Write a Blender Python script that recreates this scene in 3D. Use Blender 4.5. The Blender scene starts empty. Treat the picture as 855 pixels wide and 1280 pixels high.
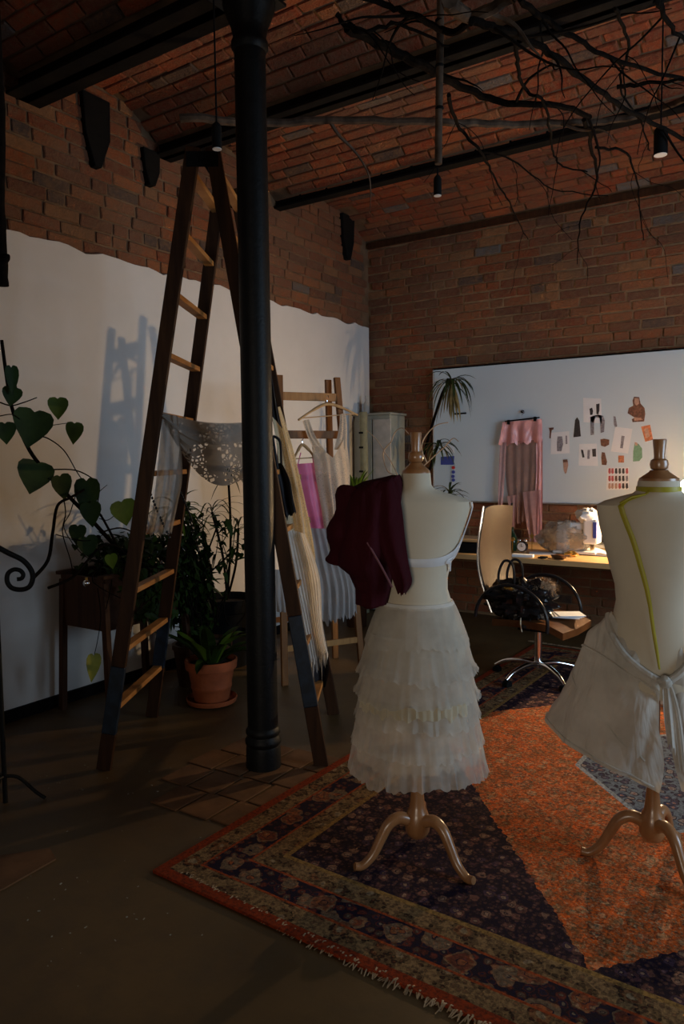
import bpy, bmesh, math, random
from mathutils import Vector, Matrix, noise
random.seed(7)
PI = math.pi
scene = bpy.context.scene
col = scene.collection
R_ = random.Random(11)

# ---------------------------------------------------------------- camera
FPX = 921.0; CXP = 427.5; CYP = 640.0
CAM = Vector((0.0, 0.0, 1.5))
_d1 = Vector((1033-CXP, CYP-567, -FPX)).normalized()
_d2 = Vector((980+CXP, -(CYP-590), FPX))
_X = (_d2 - _d1*_d2.dot(_d1)).normalized()
_Z = _X.cross(_d1)
RW = Matrix((_X, _d1, _Z))                  # camera -> world
cam_data = bpy.data.cameras.new('camera')
cam = bpy.data.objects.new('camera', cam_data); col.objects.link(cam)
cam.matrix_world = Matrix.Translation(CAM) @ RW.to_4x4()
cam_data.sensor_fit = 'VERTICAL'; cam_data.sensor_height = 36.0
cam_data.lens = FPX/1280.0*36.0
cam_data.clip_start = 0.05
scene.camera = cam
scene.view_settings.view_transform = 'Standard'
scene.view_settings.look = 'None'
scene.view_settings.gamma = 1.0
scene.view_settings.exposure = 0.0

# ---------------------------------------------------------------- world and lights
world = bpy.data.worlds.new('world'); scene.world = world; world.use_nodes = True
bg = world.node_tree.nodes['Background']
bg.inputs[0].default_value = (0.30, 0.42, 0.62, 1); bg.inputs[1].default_value = 0.5

def area_light(name, loc, target, sx, sy, power, color, spread=180):
    l = bpy.data.lights.new(name, 'AREA'); l.shape = 'RECTANGLE'; l.size = sx; l.size_y = sy
    l.energy = power; l.color = color; l.spread = math.radians(spread)
    o = bpy.data.objects.new(name, l); col.objects.link(o); o.location = loc
    d = (Vector(target)-Vector(loc)).normalized()
    o.rotation_euler = d.to_track_quat('-Z', 'Y').to_euler()
    return o
LAMP = Vector((-0.82, 5.93, 1.25))
def point_light(name, loc, power, color, r):
    l = bpy.data.lights.new(name, 'POINT'); l.energy = power; l.color = color; l.shadow_soft_size = r
    o = bpy.data.objects.new(name, l); col.objects.link(o); o.location = loc
    return o
point_light('desk_lamp_light', LAMP, 160.0, (1.0, 0.68, 0.36), 0.03)
# dusk daylight through the side window, and an added unseen fill from the rear
area_light('window_daylight', (2.50, 3.4, 1.70), (-2.6, 5.2, 1.2), 2.2, 1.5, 64.0, (0.56, 0.76, 0.96), 140)
area_light('rear_fill_light', (0.3, -3.05, 1.25), (-0.9, 3.2, 1.15), 1.8, 1.1, 6.2, (1.0, 0.86, 0.68), 62)  # added fill for the backs of the dress forms

# ---------------------------------------------------------------- pixel to world helpers (photo frame 855 x 1280)
def ray(px, py): return RW @ Vector((px-CXP, CYP-py, -FPX))
def onz(px, py, z=0.0):
    d = ray(px, py); return CAM + d*((z-CAM.z)/d.z)
def ony(px, py, y):
    d = ray(px, py); return CAM + d*((y-CAM.y)/d.y)
def onx(px, py, x):
    d = ray(px, py); return CAM + d*((x-CAM.x)/d.x)
def onp(px, py, p0, n):
    d = ray(px, py); n = Vector(n); return CAM + d*((Vector(p0)-CAM).dot(n)/d.dot(n))

# ---------------------------------------------------------------- materials
class NT:
    def __init__(s, name):
        s.m = bpy.data.materials.new(name); s.m.use_nodes = True
        s.t = s.m.node_tree; s.b = s.t.nodes['Principled BSDF']; s.out = s.t.nodes['Material Output']
    def n(s, ty, **kw):
        nd = s.t.nodes.new(ty)
        for k, v in kw.items(): setattr(nd, k, v)
        return nd
    def l(s, a, b): s.t.links.new(a, b)
    def put(s, sock, v):
        if isinstance(v, bpy.types.NodeSocket): s.l(v, sock)
        else: sock.default_value = v
    def math(s, op, a, b=None, c=None):
        nd = s.n('ShaderNodeMath', operation=op)
        s.put(nd.inputs[0], a)
        if b is not None: s.put(nd.inputs[1], b)
        if c is not None: s.put(nd.inputs[2], c)
        return nd.outputs[0]
    def mix(s, f, a, b, bt='MIX'):
        nd = s.n('ShaderNodeMix', data_type='RGBA', blend_type=bt)
        s.put(nd.inputs[0], f)
        s.put(nd.inputs[6], a if isinstance(a, bpy.types.NodeSocket) else (*a, 1))
        s.put(nd.inputs[7], b if isinstance(b, bpy.types.NodeSocket) else (*b, 1))
        return nd.outputs[2]
    def coord(s, which='Object'): return s.n('ShaderNodeTexCoord').outputs[which]
    def pos(s): return s.n('ShaderNodeNewGeometry').outputs['Position']
    def noise(s, vec, scale, detail=3, rough=0.55, out=0):
        nd = s.n('ShaderNodeTexNoise'); s.l(vec, nd.inputs['Vector'])
        nd.inputs['Scale'].default_value = scale; nd.inputs['Detail'].default_value = detail
        nd.inputs['Roughness'].default_value = rough
        return nd.outputs[out]
    def voro(s, vec, scale, feature='F1', out='Distance'):
        nd = s.n('ShaderNodeTexVoronoi', feature=feature); s.l(vec, nd.inputs['Vector'])
        nd.inputs['Scale'].default_value = scale
        return nd.outputs[out]
    def ramp(s, f, stops, interp='LINEAR'):
        nd = s.n('ShaderNodeValToRGB'); cr = nd.color_ramp; cr.interpolation = interp
        while len(cr.elements) > 1: cr.elements.remove(cr.elements[-1])
        cr.elements[0].position = stops[0][0]; cr.elements[0].color = (*stops[0][1], 1)
        for p, c in stops[1:]:
            e = cr.elements.new(p); e.color = (*c, 1)
        s.put(nd.inputs[0], f); return nd.outputs[0]
    def bump(s, h, strength=0.3, dist=0.01):
        nd = s.n('ShaderNodeBump'); nd.inputs['Strength'].default_value = strength
        nd.inputs['Distance'].default_value = dist
        s.l(h, nd.inputs['Height']); s.l(nd.outputs[0], s.b.inputs['Normal'])
        return nd.outputs[0]

def plain(name, c, rough=0.6, metal=0.0, var=0.15, scale=12, bump=0.1, bscale=60, coat=0.0, emit=None, spec=0.3):
    t = NT(name)
    t.b.inputs['Specular IOR Level'].default_value = spec
    v = t.coord()
    f = t.noise(v, scale, 4)
    lo = tuple(x*(1-var) for x in c); hi = tuple(min(1, x*(1+var)) for x in c)
    t.l(t.ramp(f, [(0.3, lo), (0.7, hi)]), t.b.inputs['Base Color'])
    t.b.inputs['Roughness'].default_value = rough; t.b.inputs['Metallic'].default_value = metal
    t.b.inputs['Coat Weight'].default_value = coat
    if bump: t.bump(t.noise(v, bscale, 4), bump, 0.004)
    if emit:
        t.b.inputs['Emission Color'].default_value = (*emit[0], 1); t.b.inputs['Emission Strength'].default_value = emit[1]
    return t.m

def wood(name, dark, light, rough=0.5, scale=(30, 30, 2), coat=0.0, spec=0.15):
    t = NT(name); v = t.coord(); t.b.inputs['Specular IOR Level'].default_value = 0.5 if coat else spec
    mp = t.n('ShaderNodeMapping'); mp.inputs['Scale'].default_value = scale
    t.l(v, mp.inputs['Vector'])
    f = t.noise(mp.outputs[0], 1.0, 5, 0.6); g = t.noise(v, 5, 3)
    c = t.ramp(f, [(0.3, dark), (0.68, light)])
    c = t.mix(t.math('MULTIPLY', g, 0.5), c, tuple(x*0.5 for x in dark))
    t.l(c, t.b.inputs['Base Color']); t.b.inputs['Roughness'].default_value = rough
    t.b.inputs['Coat Weight'].default_value = coat; t.b.inputs['Coat Roughness'].default_value = 0.2
    t.bump(f, 0.15, 0.003)
    return t.m

def cloth(name, c, rough=0.85, trans=0.25, alpha=1.0, weave=350, var=0.12, sheen=0.2, lace=0, foldscale=0):
    """woven or net cloth: partly translucent, optionally see-through net or lace holes"""
    t = NT(name); v = t.coord()
    f = t.noise(v, 9, 4)
    lo = tuple(x*(1-var) for x in c); hi = tuple(min(1, x*(1+var)) for x in c)
    cc = t.ramp(f, [(0.3, lo), (0.7, hi)])
    t.l(cc, t.b.inputs['Base Color']); t.b.inputs['Roughness'].default_value = rough
    t.b.inputs['Sheen Weight'].default_value = sheen; t.b.inputs['Specular IOR Level'].default_value = 0.5 if rough < .5 else 0.12
    w = t.noise(v, weave, 2); bn = t.bump(w, 0.15, 0.001)
    sh = t.b.outputs[0]
    if trans:
        tr = t.n('ShaderNodeBsdfTranslucent'); t.l(cc, tr.inputs[0])
        mx = t.n('ShaderNodeMixShader'); mx.inputs[0].default_value = trans
        t.l(sh, mx.inputs[1]); t.l(tr.outputs[0], mx.inputs[2]); sh = mx.outputs[0]
    if alpha < 1 or lace:
        tp = t.n('ShaderNodeBsdfTransparent')
        mx = t.n('ShaderNodeMixShader')
        if lace:
            d = t.voro(v, lace, 'DISTANCE_TO_EDGE')
            hole = t.math('GREATER_THAN', d, 0.17)
            ns = t.math('GREATER_THAN', t.noise(v, lace*0.22, 2), 0.47)
            a = t.math('SUBTRACT', 1.0, t.math('MULTIPLY', t.math('MULTIPLY', hole, ns), 1-alpha if alpha < 1 else 0.8))
            t.l(a, mx.inputs[0])
        else:
            g = t.noise(v, 22, 3)
            a = t.math('ADD', alpha-0.12, t.math('MULTIPLY', g, 0.24))
            t.l(a, mx.inputs[0])
        t.l(tp.outputs[0], mx.inputs[1]); t.l(sh, mx.inputs[2]); sh = mx.outputs[0]
    t.l(sh, t.out.inputs[0])
    return t.m

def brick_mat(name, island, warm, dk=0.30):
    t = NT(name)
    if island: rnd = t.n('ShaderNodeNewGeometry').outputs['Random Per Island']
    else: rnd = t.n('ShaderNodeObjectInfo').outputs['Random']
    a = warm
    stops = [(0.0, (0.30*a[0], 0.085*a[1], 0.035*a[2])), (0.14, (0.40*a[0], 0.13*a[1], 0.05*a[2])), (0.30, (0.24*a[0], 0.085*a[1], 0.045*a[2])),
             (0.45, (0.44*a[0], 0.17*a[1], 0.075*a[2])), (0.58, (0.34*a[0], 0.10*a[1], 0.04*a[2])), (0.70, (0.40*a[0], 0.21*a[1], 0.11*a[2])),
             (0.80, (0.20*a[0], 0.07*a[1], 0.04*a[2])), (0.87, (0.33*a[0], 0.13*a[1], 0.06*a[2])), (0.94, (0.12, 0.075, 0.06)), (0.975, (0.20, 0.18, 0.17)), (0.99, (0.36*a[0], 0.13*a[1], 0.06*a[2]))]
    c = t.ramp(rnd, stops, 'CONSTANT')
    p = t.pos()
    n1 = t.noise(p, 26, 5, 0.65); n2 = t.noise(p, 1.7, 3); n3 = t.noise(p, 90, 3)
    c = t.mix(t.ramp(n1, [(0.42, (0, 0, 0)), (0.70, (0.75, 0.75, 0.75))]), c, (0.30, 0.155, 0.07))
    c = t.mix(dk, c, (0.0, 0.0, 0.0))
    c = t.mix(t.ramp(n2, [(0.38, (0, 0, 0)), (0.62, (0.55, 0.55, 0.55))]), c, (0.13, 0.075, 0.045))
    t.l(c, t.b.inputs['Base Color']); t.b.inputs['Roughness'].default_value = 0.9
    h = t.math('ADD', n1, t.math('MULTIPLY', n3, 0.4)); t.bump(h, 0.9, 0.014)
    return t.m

M = {}
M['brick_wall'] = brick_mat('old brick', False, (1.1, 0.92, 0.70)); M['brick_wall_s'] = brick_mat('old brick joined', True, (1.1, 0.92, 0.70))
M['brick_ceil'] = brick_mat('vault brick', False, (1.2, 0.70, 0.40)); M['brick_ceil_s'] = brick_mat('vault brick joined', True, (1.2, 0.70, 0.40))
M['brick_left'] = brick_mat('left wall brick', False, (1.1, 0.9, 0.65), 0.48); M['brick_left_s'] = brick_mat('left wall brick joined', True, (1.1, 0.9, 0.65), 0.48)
M['mortar_dark'] = plain('old dark mortar', (0.15, 0.09, 0.05), 0.95, var=0.35, scale=8, bump=0.6, bscale=40)
M['mortar'] = plain('lime mortar', (0.24, 0.145, 0.075), 0.95, var=0.35, scale=8, bump=0.6, bscale=40)
M['plaster'] = plain('painted plaster', (0.66, 0.63, 0.60), 0.85, var=0.04, scale=3, bump=0.12, bscale=25)
M['iron'] = plain('black painted cast iron', (0.004, 0.004, 0.004), 0.5, 0.0, 0.4, 20, 0.35, 70, spec=0.22)
M['beam'] = plain('black painted steel beam', (0.005, 0.004, 0.0035), 0.9, 0.0, 0.4, 10, 0.3, 30, spec=0.15)
M['black'] = plain('matte black', (0.004, 0.004, 0.004), 0.9, spec=0.15)
M['black_gloss'] = plain('gloss black', (0.015, 0.014, 0.015), 0.25, bump=0)
M['ladder'] = wood('old ladder rail wood', (0.022, 0.009, 0.004), (0.065, 0.026, 0.010), 0.6)
M['rung'] = wood('worn rung wood', (0.26, 0.11, 0.03), (0.52, 0.25, 0.08), 0.55, (4, 4, 30))
M['ladder2'] = wood('brown step ladder wood', (0.13, 0.05, 0.014), (0.28, 0.12, 0.036), 0.5)
M['rung2'] = wood('light brown rung wood', (0.30, 0.14, 0.045), (0.50, 0.26, 0.09), 0.5)
M['blue_paint'] = plain('old blue paint', (0.006, 0.016, 0.032), 0.5, var=0.5, scale=25)
M['beech'] = wood('varnished beech', (0.28, 0.12, 0.045), (0.42, 0.20, 0.08), 0.32, (25, 25, 3), coat=0.5)
M['pine'] = wood('light pine', (0.50, 0.30, 0.13), (0.66, 0.43, 0.2), 0.45, (3, 30, 30))
M['hanger_wood'] = wood('pale hanger wood', (0.45, 0.27, 0.12), (0.62, 0.40, 0.20), 0.4)
M['planter'] = wood('dark planter wood', (0.03, 0.012, 0.006), (0.085, 0.035, 0.015), 0.6)
M['bark'] = plain('dark bark', (0.006, 0.004, 0.003), 0.95, spec=0.05, var=0.5, scale=30, bump=0.8, bscale=50)
M['birch'] = plain('weathered birch bark', (0.075, 0.05, 0.035), 0.9, spec=0.1, var=0.6, scale=14, bump=0.5, bscale=30)
M['pale_twig'] = plain('pale peeled twig', (0.36, 0.27, 0.19), 0.6, bump=0.2)
M['terracotta'] = plain('terracotta', (0.30, 0.075, 0.025), 0.7, var=0.25, scale=8, bump=0.3)
M['leaf'] = plain('dark green leaf', (0.014, 0.030, 0.003), 0.6, spec=0.15, var=0.5, scale=8, bump=0.2, bscale=18)
M['leaf_light'] = plain('fresh green leaf', (0.055, 0.095, 0.006), 0.55, spec=0.2, var=0.35, scale=8, bump=0.2, bscale=18)
M['leaf_yellow'] = plain('yellowing leaf', (0.22, 0.22, 0.03), 0.5, var=0.3)
M['leaf_grey'] = plain('dark narrow leaf', (0.022, 0.034, 0.008), 0.6, spec=0.2, var=0.4)
M['leaf_dry'] = plain('dry leaf', (0.17, 0.13, 0.05), 0.7, var=0.4)
M['soil'] = plain('soil', (0.025, 0.016, 0.01), 0.95, var=0.5, bump=0.8)
M['linen'] = cloth('cream linen of the dress form', (0.55, 0.48, 0.37), trans=0.0, var=0.04, sheen=0.1)
M['white_cloth'] = cloth('white cotton', (0.88, 0.84, 0.78), trans=0.5)
M['satin_white'] = cloth('white satin', (0.66, 0.65, 0.66), rough=0.4, trans=0.15)
M['tulle'] = cloth('white tulle', (0.76, 0.71, 0.63), trans=0.5, alpha=0.55)
M['tulle_dense'] = cloth('white tulle lining', (0.70, 0.64, 0.55), trans=0.55, alpha=0.82)
M['cream_lace'] = cloth('cream lace', (0.74, 0.64, 0.44), trans=0.5, lace=90, alpha=0.75)
M['blush_lace'] = cloth('blush lace', (0.74, 0.62, 0.48), trans=0.5, lace=80, alpha=0.75)
M['grey_lace'] = cloth('grey lace shawl', (0.30, 0.26, 0.22), trans=0.3, lace=42, alpha=0.25)
M['grey_gauze'] = cloth('grey gauze', (0.36, 0.33, 0.30), trans=0.4, alpha=0.8)
M['pink'] = cloth('pink satin', (0.92, 0.24, 0.48), rough=0.45, trans=0.45)
M['blue_grey'] = cloth('blue grey muslin', (0.46, 0.44, 0.43), trans=0.4)
M['burgundy'] = cloth('burgundy wool', (0.034, 0.003, 0.006), trans=0.0, rough=0.9, sheen=0.0)
M['burgundy_trim'] = cloth('burgundy trim', (0.16, 0.06, 0.07), trans=0.0)
M['black_cloth'] = cloth('black satin', (0.012, 0.011, 0.014), trans=0.0, rough=0.5)
M['grey_linen'] = cloth('greyish white linen', (0.58, 0.54, 0.48), trans=0.25, rough=0.8)
M['rose_satin'] = cloth('rose satin', (0.74, 0.34, 0.34), rough=0.28, trans=0.1)
M['brown_tulle'] = cloth('rosy brown tulle', (0.40, 0.22, 0.17), trans=0.4, alpha=0.72)
M['rose_tulle'] = cloth('rose tulle', (0.60, 0.36, 0.36), trans=0.4, alpha=0.8)
M['board'] = plain('white enamel board', (0.56, 0.65, 0.72), 0.38, var=0.02, scale=2, bump=0.0)
M['alu'] = plain('aluminium', (0.45, 0.45, 0.46), 0.35, 0.9, bump=0)
M['chrome'] = plain('chrome', (0.75, 0.77, 0.8), 0.12, 1.0, 0.02, bump=0)
M['leather'] = plain('tan leather', (0.042, 0.019, 0.007), 0.5, spec=0.25, var=0.15, scale=5, bump=0.15, bscale=120)
M['brown_leather'] = plain('brown leather', (0.10, 0.038, 0.012), 0.35, var=0.2, bump=0.15, bscale=120)
M['paper'] = plain('white paper', (0.74, 0.75, 0.78), 0.8, var=0.03, bump=0)
M['cream_paper'] = plain('cream paper', (0.75, 0.66, 0.48), 0.8, var=0.05, bump=0)
M['tape'] = plain('yellow measuring tape', (0.34, 0.29, 0.02), 0.45, var=0.1, bump=0)
M['gold'] = plain('gold metal', (0.75, 0.48, 0.12), 0.3, 0.9, bump=0.2)
M['white_plastic'] = plain('white plastic', (0.68, 0.67, 0.66), 0.35, var=0.03, bump=0)
M['blue'] = plain('dark blue print', (0.05, 0.07, 0.32), 0.5, bump=0)
M['red'] = plain('red plastic', (0.5, 0.03, 0.03), 0.5, bump=0)
M['cream_metal'] = plain('cream painted metal', (0.30, 0.30, 0.25), 0.5, var=0.05, bump=0.05)
M['porcelain'] = plain('pale ceramic', (0.45, 0.42, 0.38), 0.3, bump=0)
M['fur'] = plain('brown shaggy fur', (0.30, 0.19, 0.11), 0.9, var=0.6, scale=60, bump=1.0, bscale=120)
M['green_glass'] = plain('dark green glass', (0.01, 0.03, 0.012), 0.08, 0, bump=0)
M['grey_print'] = plain('grey print', (0.22, 0.21, 0.24), 0.8, var=0.5, scale=60, bump=0)
M['brown_print'] = plain('brown print', (0.13, 0.06, 0.04), 0.8, var=0.6, scale=50, bump=0)
M['dark_print'] = plain('dark print', (0.035, 0.03, 0.032), 0.8, var=0.5, scale=60, bump=0)
M['green_print'] = plain('green print', (0.12, 0.24, 0.17), 0.8, var=0.3, scale=60, bump=0)
M['orange_print'] = plain('orange print', (0.48, 0.17, 0.08), 0.8, var=0.5, scale=50, bump=0)
M['skin_print'] = plain('skin tone print', (0.42, 0.26, 0.20), 0.8, var=0.3, scale=50, bump=0)
M['red_print'] = plain('red print', (0.40, 0.08, 0.08), 0.8, var=0.4, scale=50, bump=0)
M['clear_wrap'] = cloth('crumpled clear wrap', (0.34, 0.27, 0.20), rough=0.2, trans=0.2, alpha=0.55)

M['lamp_glass'] = cloth('opal lamp shade', (0.80, 0.74, 0.62), rough=0.4, trans=0.45, var=0.02, sheen=0)

def wrinkled(m):
    nt = m.node_tree; b = nt.nodes['Principled BSDF']; tc = nt.nodes.new('ShaderNodeTexCoord'); mp = nt.nodes.new('ShaderNodeMapping'); mp.inputs['Scale'].default_value = (9, 9, 3.5)
    no = nt.nodes.new('ShaderNodeTexNoise'); no.inputs['Scale'].default_value = 1.0; no.inputs['Detail'].default_value = 3; no.inputs['Distortion'].default_value = 1.2
    bp = nt.nodes.new('ShaderNodeBump'); bp.inputs['Strength'].default_value = 0.75; bp.inputs['Distance'].default_value = 0.03
    nt.links.new(tc.outputs['Object'], mp.inputs['Vector']); nt.links.new(mp.outputs[0], no.inputs['Vector']); nt.links.new(no.outputs[0], bp.inputs['Height']); nt.links.new(bp.outputs[0], b.inputs['Normal'])
wrinkled(M['grey_linen']); wrinkled(M['rose_satin']); wrinkled(M['burgundy'])

def floor_material():
    t = NT('worn concrete'); p = t.pos()
    a = t.noise(p, 1.3, 5, 0.6); b = t.noise(p, 9, 5, 0.6)
    c = t.ramp(a, [(0.32, (0.055, 0.031, 0.010)), (0.5, (0.090, 0.052, 0.017)), (0.7, (0.125, 0.072, 0.024))])
    c = t.mix(t.ramp(b, [(0.45, (0, 0, 0)), (0.75, (0.6, 0.6, 0.6))]), c, (0.060, 0.038, 0.017))
    t.l(c, t.b.inputs['Base Color'])
    t.l(t.ramp(a, [(0.3, (0.42,)*3), (0.7, (0.6,)*3)]), t.b.inputs['Roughness'])
    t.bump(t.noise(p, 30, 5), 0.12, 0.006)
    return t.m
M['floor'] = floor_material()
M['paver'] = plain('reddish floor brick', (0.13, 0.062, 0.026), 0.8, var=0.35, scale=6, bump=0.4, bscale=30)

def rug_material():
    t = NT('persian rug pile'); v = t.coord()
    sx = t.n('ShaderNodeSeparateXYZ'); t.l(v, sx.inputs[0])
    u, w = sx.outputs[0], sx.outputs[1]
    au = t.math('ABSOLUTE', u); aw = t.math('ABSOLUTE', w)
    e = t.math('MINIMUM', t.math('SUBTRACT', 1.47, au), t.math('SUBTRACT', 1.95, aw))
    wob = t.noise(v, 30, 2)
    def between(a, b):
        return t.math('MULTIPLY', t.math('GREATER_THAN', e, a), t.math('LESS_THAN', e, b))
    def florets(scale, bgc, petals, centre, r0=0.09, r1=0.36, r2=0.47, rim=None):
        nd = t.n('ShaderNodeTexVoronoi', feature='F1'); nd.inputs['Scale'].default_value = scale
        nd.inputs['Randomness'].default_value = 0.75
        dv = t.n('ShaderNodeVectorMath', operation='ADD')
        ns = t.n('ShaderNodeTexNoise'); ns.inputs['Scale'].default_value = scale*2.3; t.l(v, ns.inputs['Vector'])
        sc = t.n('ShaderNodeVectorMath', operation='SCALE'); t.l(ns.outputs[1], sc.inputs[0]); sc.inputs['Scale'].default_value = 0.5/scale
        t.l(v, dv.inputs[0]); t.l(sc.outputs[0], dv.inputs[1]); t.l(dv.outputs[0], nd.inputs['Vector'])
        d = nd.outputs['Distance']; cs = t.n('ShaderNodeSeparateColor'); t.l(nd.outputs['Color'], cs.inputs[0])
        pc = t.ramp(cs.outputs[0], [(i/len(petals), p) for i, p in enumerate(petals)], 'CONSTANT')
        c = t.mix(t.math('LESS_THAN', d, r2), bgc, rim or tuple(x*0.5 for x in petals[0]))
        c = t.mix(t.math('LESS_THAN', d, r1), c, pc)
        c = t.mix(t.math('LESS_THAN', d, r1*0.55), c, tuple(x*1.0 for x in bgc))
        c = t.mix(t.math('LESS_THAN', d, r0*1.8), c, centre)
        return c
    navy = (0.010, 0.006, 0.018); cream = (0.26, 0.155, 0.07); org = (0.33, 0.06, 0.015); red = (0.26, 0.035, 0.008)
    field = florets(19, navy, [(0.24, 0.10, 0.07), (0.15, 0.06, 0.06), (0.34, 0.18, 0.11), (0.09, 0.05, 0.08)], (0.45, 0.28, 0.18), rim=(0.03, 0.014, 0.02))
    fine = florets(62, navy, [(0.24, 0.10, 0.07), (0.05, 0.025, 0.03)], (0.36, 0.2, 0.12))
    field = t.mix(0.42, field, fine)
    med = florets(16, (0.72, 0.115, 0.018), [(0.36, 0.16, 0.06), (0.20, 0.14, 0.08), (0.62, 0.36, 0.18), (0.10, 0.07, 0.06)], (0.45, 0.32, 0.18), rim=(0.34, 0.06, 0.02))
    medf = florets(58, (0.90, 0.16, 0.018), [(0.14, 0.08, 0.03), (0.45, 0.26, 0.12), (0.6, 0.2, 0.05), (0.10, 0.07, 0.05)], (0.08, 0.05, 0.05))
    med = t.mix(0.5, med, medf)
    fk = t.noise(v, 110, 3, 0.7)
    med = t.mix(t.ramp(fk, [(0.52, (0, 0, 0)), (0.66, (0.85, 0.85, 0.85))]), med, (0.62, 0.42, 0.22))
    fk2 = t.noise(v, 38, 4, 0.7)
    med = t.mix(t.ramp(fk2, [(0.50, (0, 0, 0)), (0.64, (0.7, 0.7, 0.7))]), med, (0.16, 0.09, 0.035))
    bl = t.noise(v, 7, 3, 0.7)
    med = t.mix(t.ramp(bl, [(0.47, (0, 0, 0)), (0.64, (0.45, 0.45, 0.45))]), med, (0.20, 0.075, 0.02))
    inner = florets(22, (0.16, 0.18, 0.20), [(0.09, 0.07, 0.10), (0.30, 0.22, 0.18), (0.05, 0.05, 0.09)], (0.4, 0.16, 0.1))
    d1 = t.math('ADD', t.math('DIVIDE', au, 1.33), t.math('DIVIDE', aw, 1.55))
    d1 = t.math('ADD', d1, t.math('MULTIPLY', t.math('SUBTRACT', wob, 0.5), 0.04))
    c = t.mix(t.math('LESS_THAN', d1, 1.03), field, med)
    d2 = t.math('MAXIMUM', t.math('DIVIDE', au, 0.46), t.math('DIVIDE', t.math('ADD', au, aw), 0.64))
    c = t.mix(t.math('LESS_THAN', d2, 1.05), c, (0.34, 0.35, 0.34))
    c = t.mix(t.math('LESS_THAN', d2, 1.0), c, inner)
    gold = (0.30, 0.17, 0.05)
    g2 = florets(12, cream, [(0.035, 0.014, 0.010), (0.12, 0.07, 0.03), (0.22, 0.06, 0.02)], (0.42, 0.32, 0.2))
    g2 = t.mix(0.5, g2, florets(52, (0.26, 0.16, 0.07), [(0.05, 0.035, 0.018), (0.10, 0.035, 0.02)], (0.26, 0.06, 0.02)))
    mb = florets(8.5, (0.010, 0.008, 0.024), [(0.36, 0.13, 0.05), (0.30, 0.08, 0.03), (0.32, 0.22, 0.12)], (0.5, 0.16, 0.05), r1=0.34, r2=0.40, rim=(0.34, 0.2, 0.1))
    mb = t.mix(0.5, mb, florets(30, (0.010, 0.008, 0.022), [(0.30, 0.06, 0.02), (0.20, 0.12, 0.06), (0.02, 0.015, 0.04)], (0.34, 0.26, 0.16)))
    c = t.mix(t.math('LESS_THAN', e, 0.355), c, gold)
    c = t.mix(t.math('LESS_THAN', e, 0.335), c, g2)
    c = t.mix(t.math('LESS_THAN', e, 0.255), c, org)
    c = t.mix(t.math('LESS_THAN', e, 0.245), c, mb)
    c = t.mix(t.math('LESS_THAN', e, 0.130), c, org)
    c = t.mix(t.math('LESS_THAN', e, 0.120), c, g2)
    c = t.mix(t.math('LESS_THAN', e, 0.042), c, red)
    c = t.mix(t.ramp(t.noise(v, 75, 4, 0.7), [(0.40, (0, 0, 0)), (0.66, (0.75, 0.75, 0.75))]), c, (0.02, 0.010, 0.008))
    t.l(c, t.b.inputs['Base Color']); t.b.inputs['Roughness'].default_value = 0.95
    t.b.inputs['Specular IOR Level'].default_value = 0.1
    t.bump(t.noise(v, 260, 2), 0.4, 0.004)
    return t.m
M['rug'] = rug_material()

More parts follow.
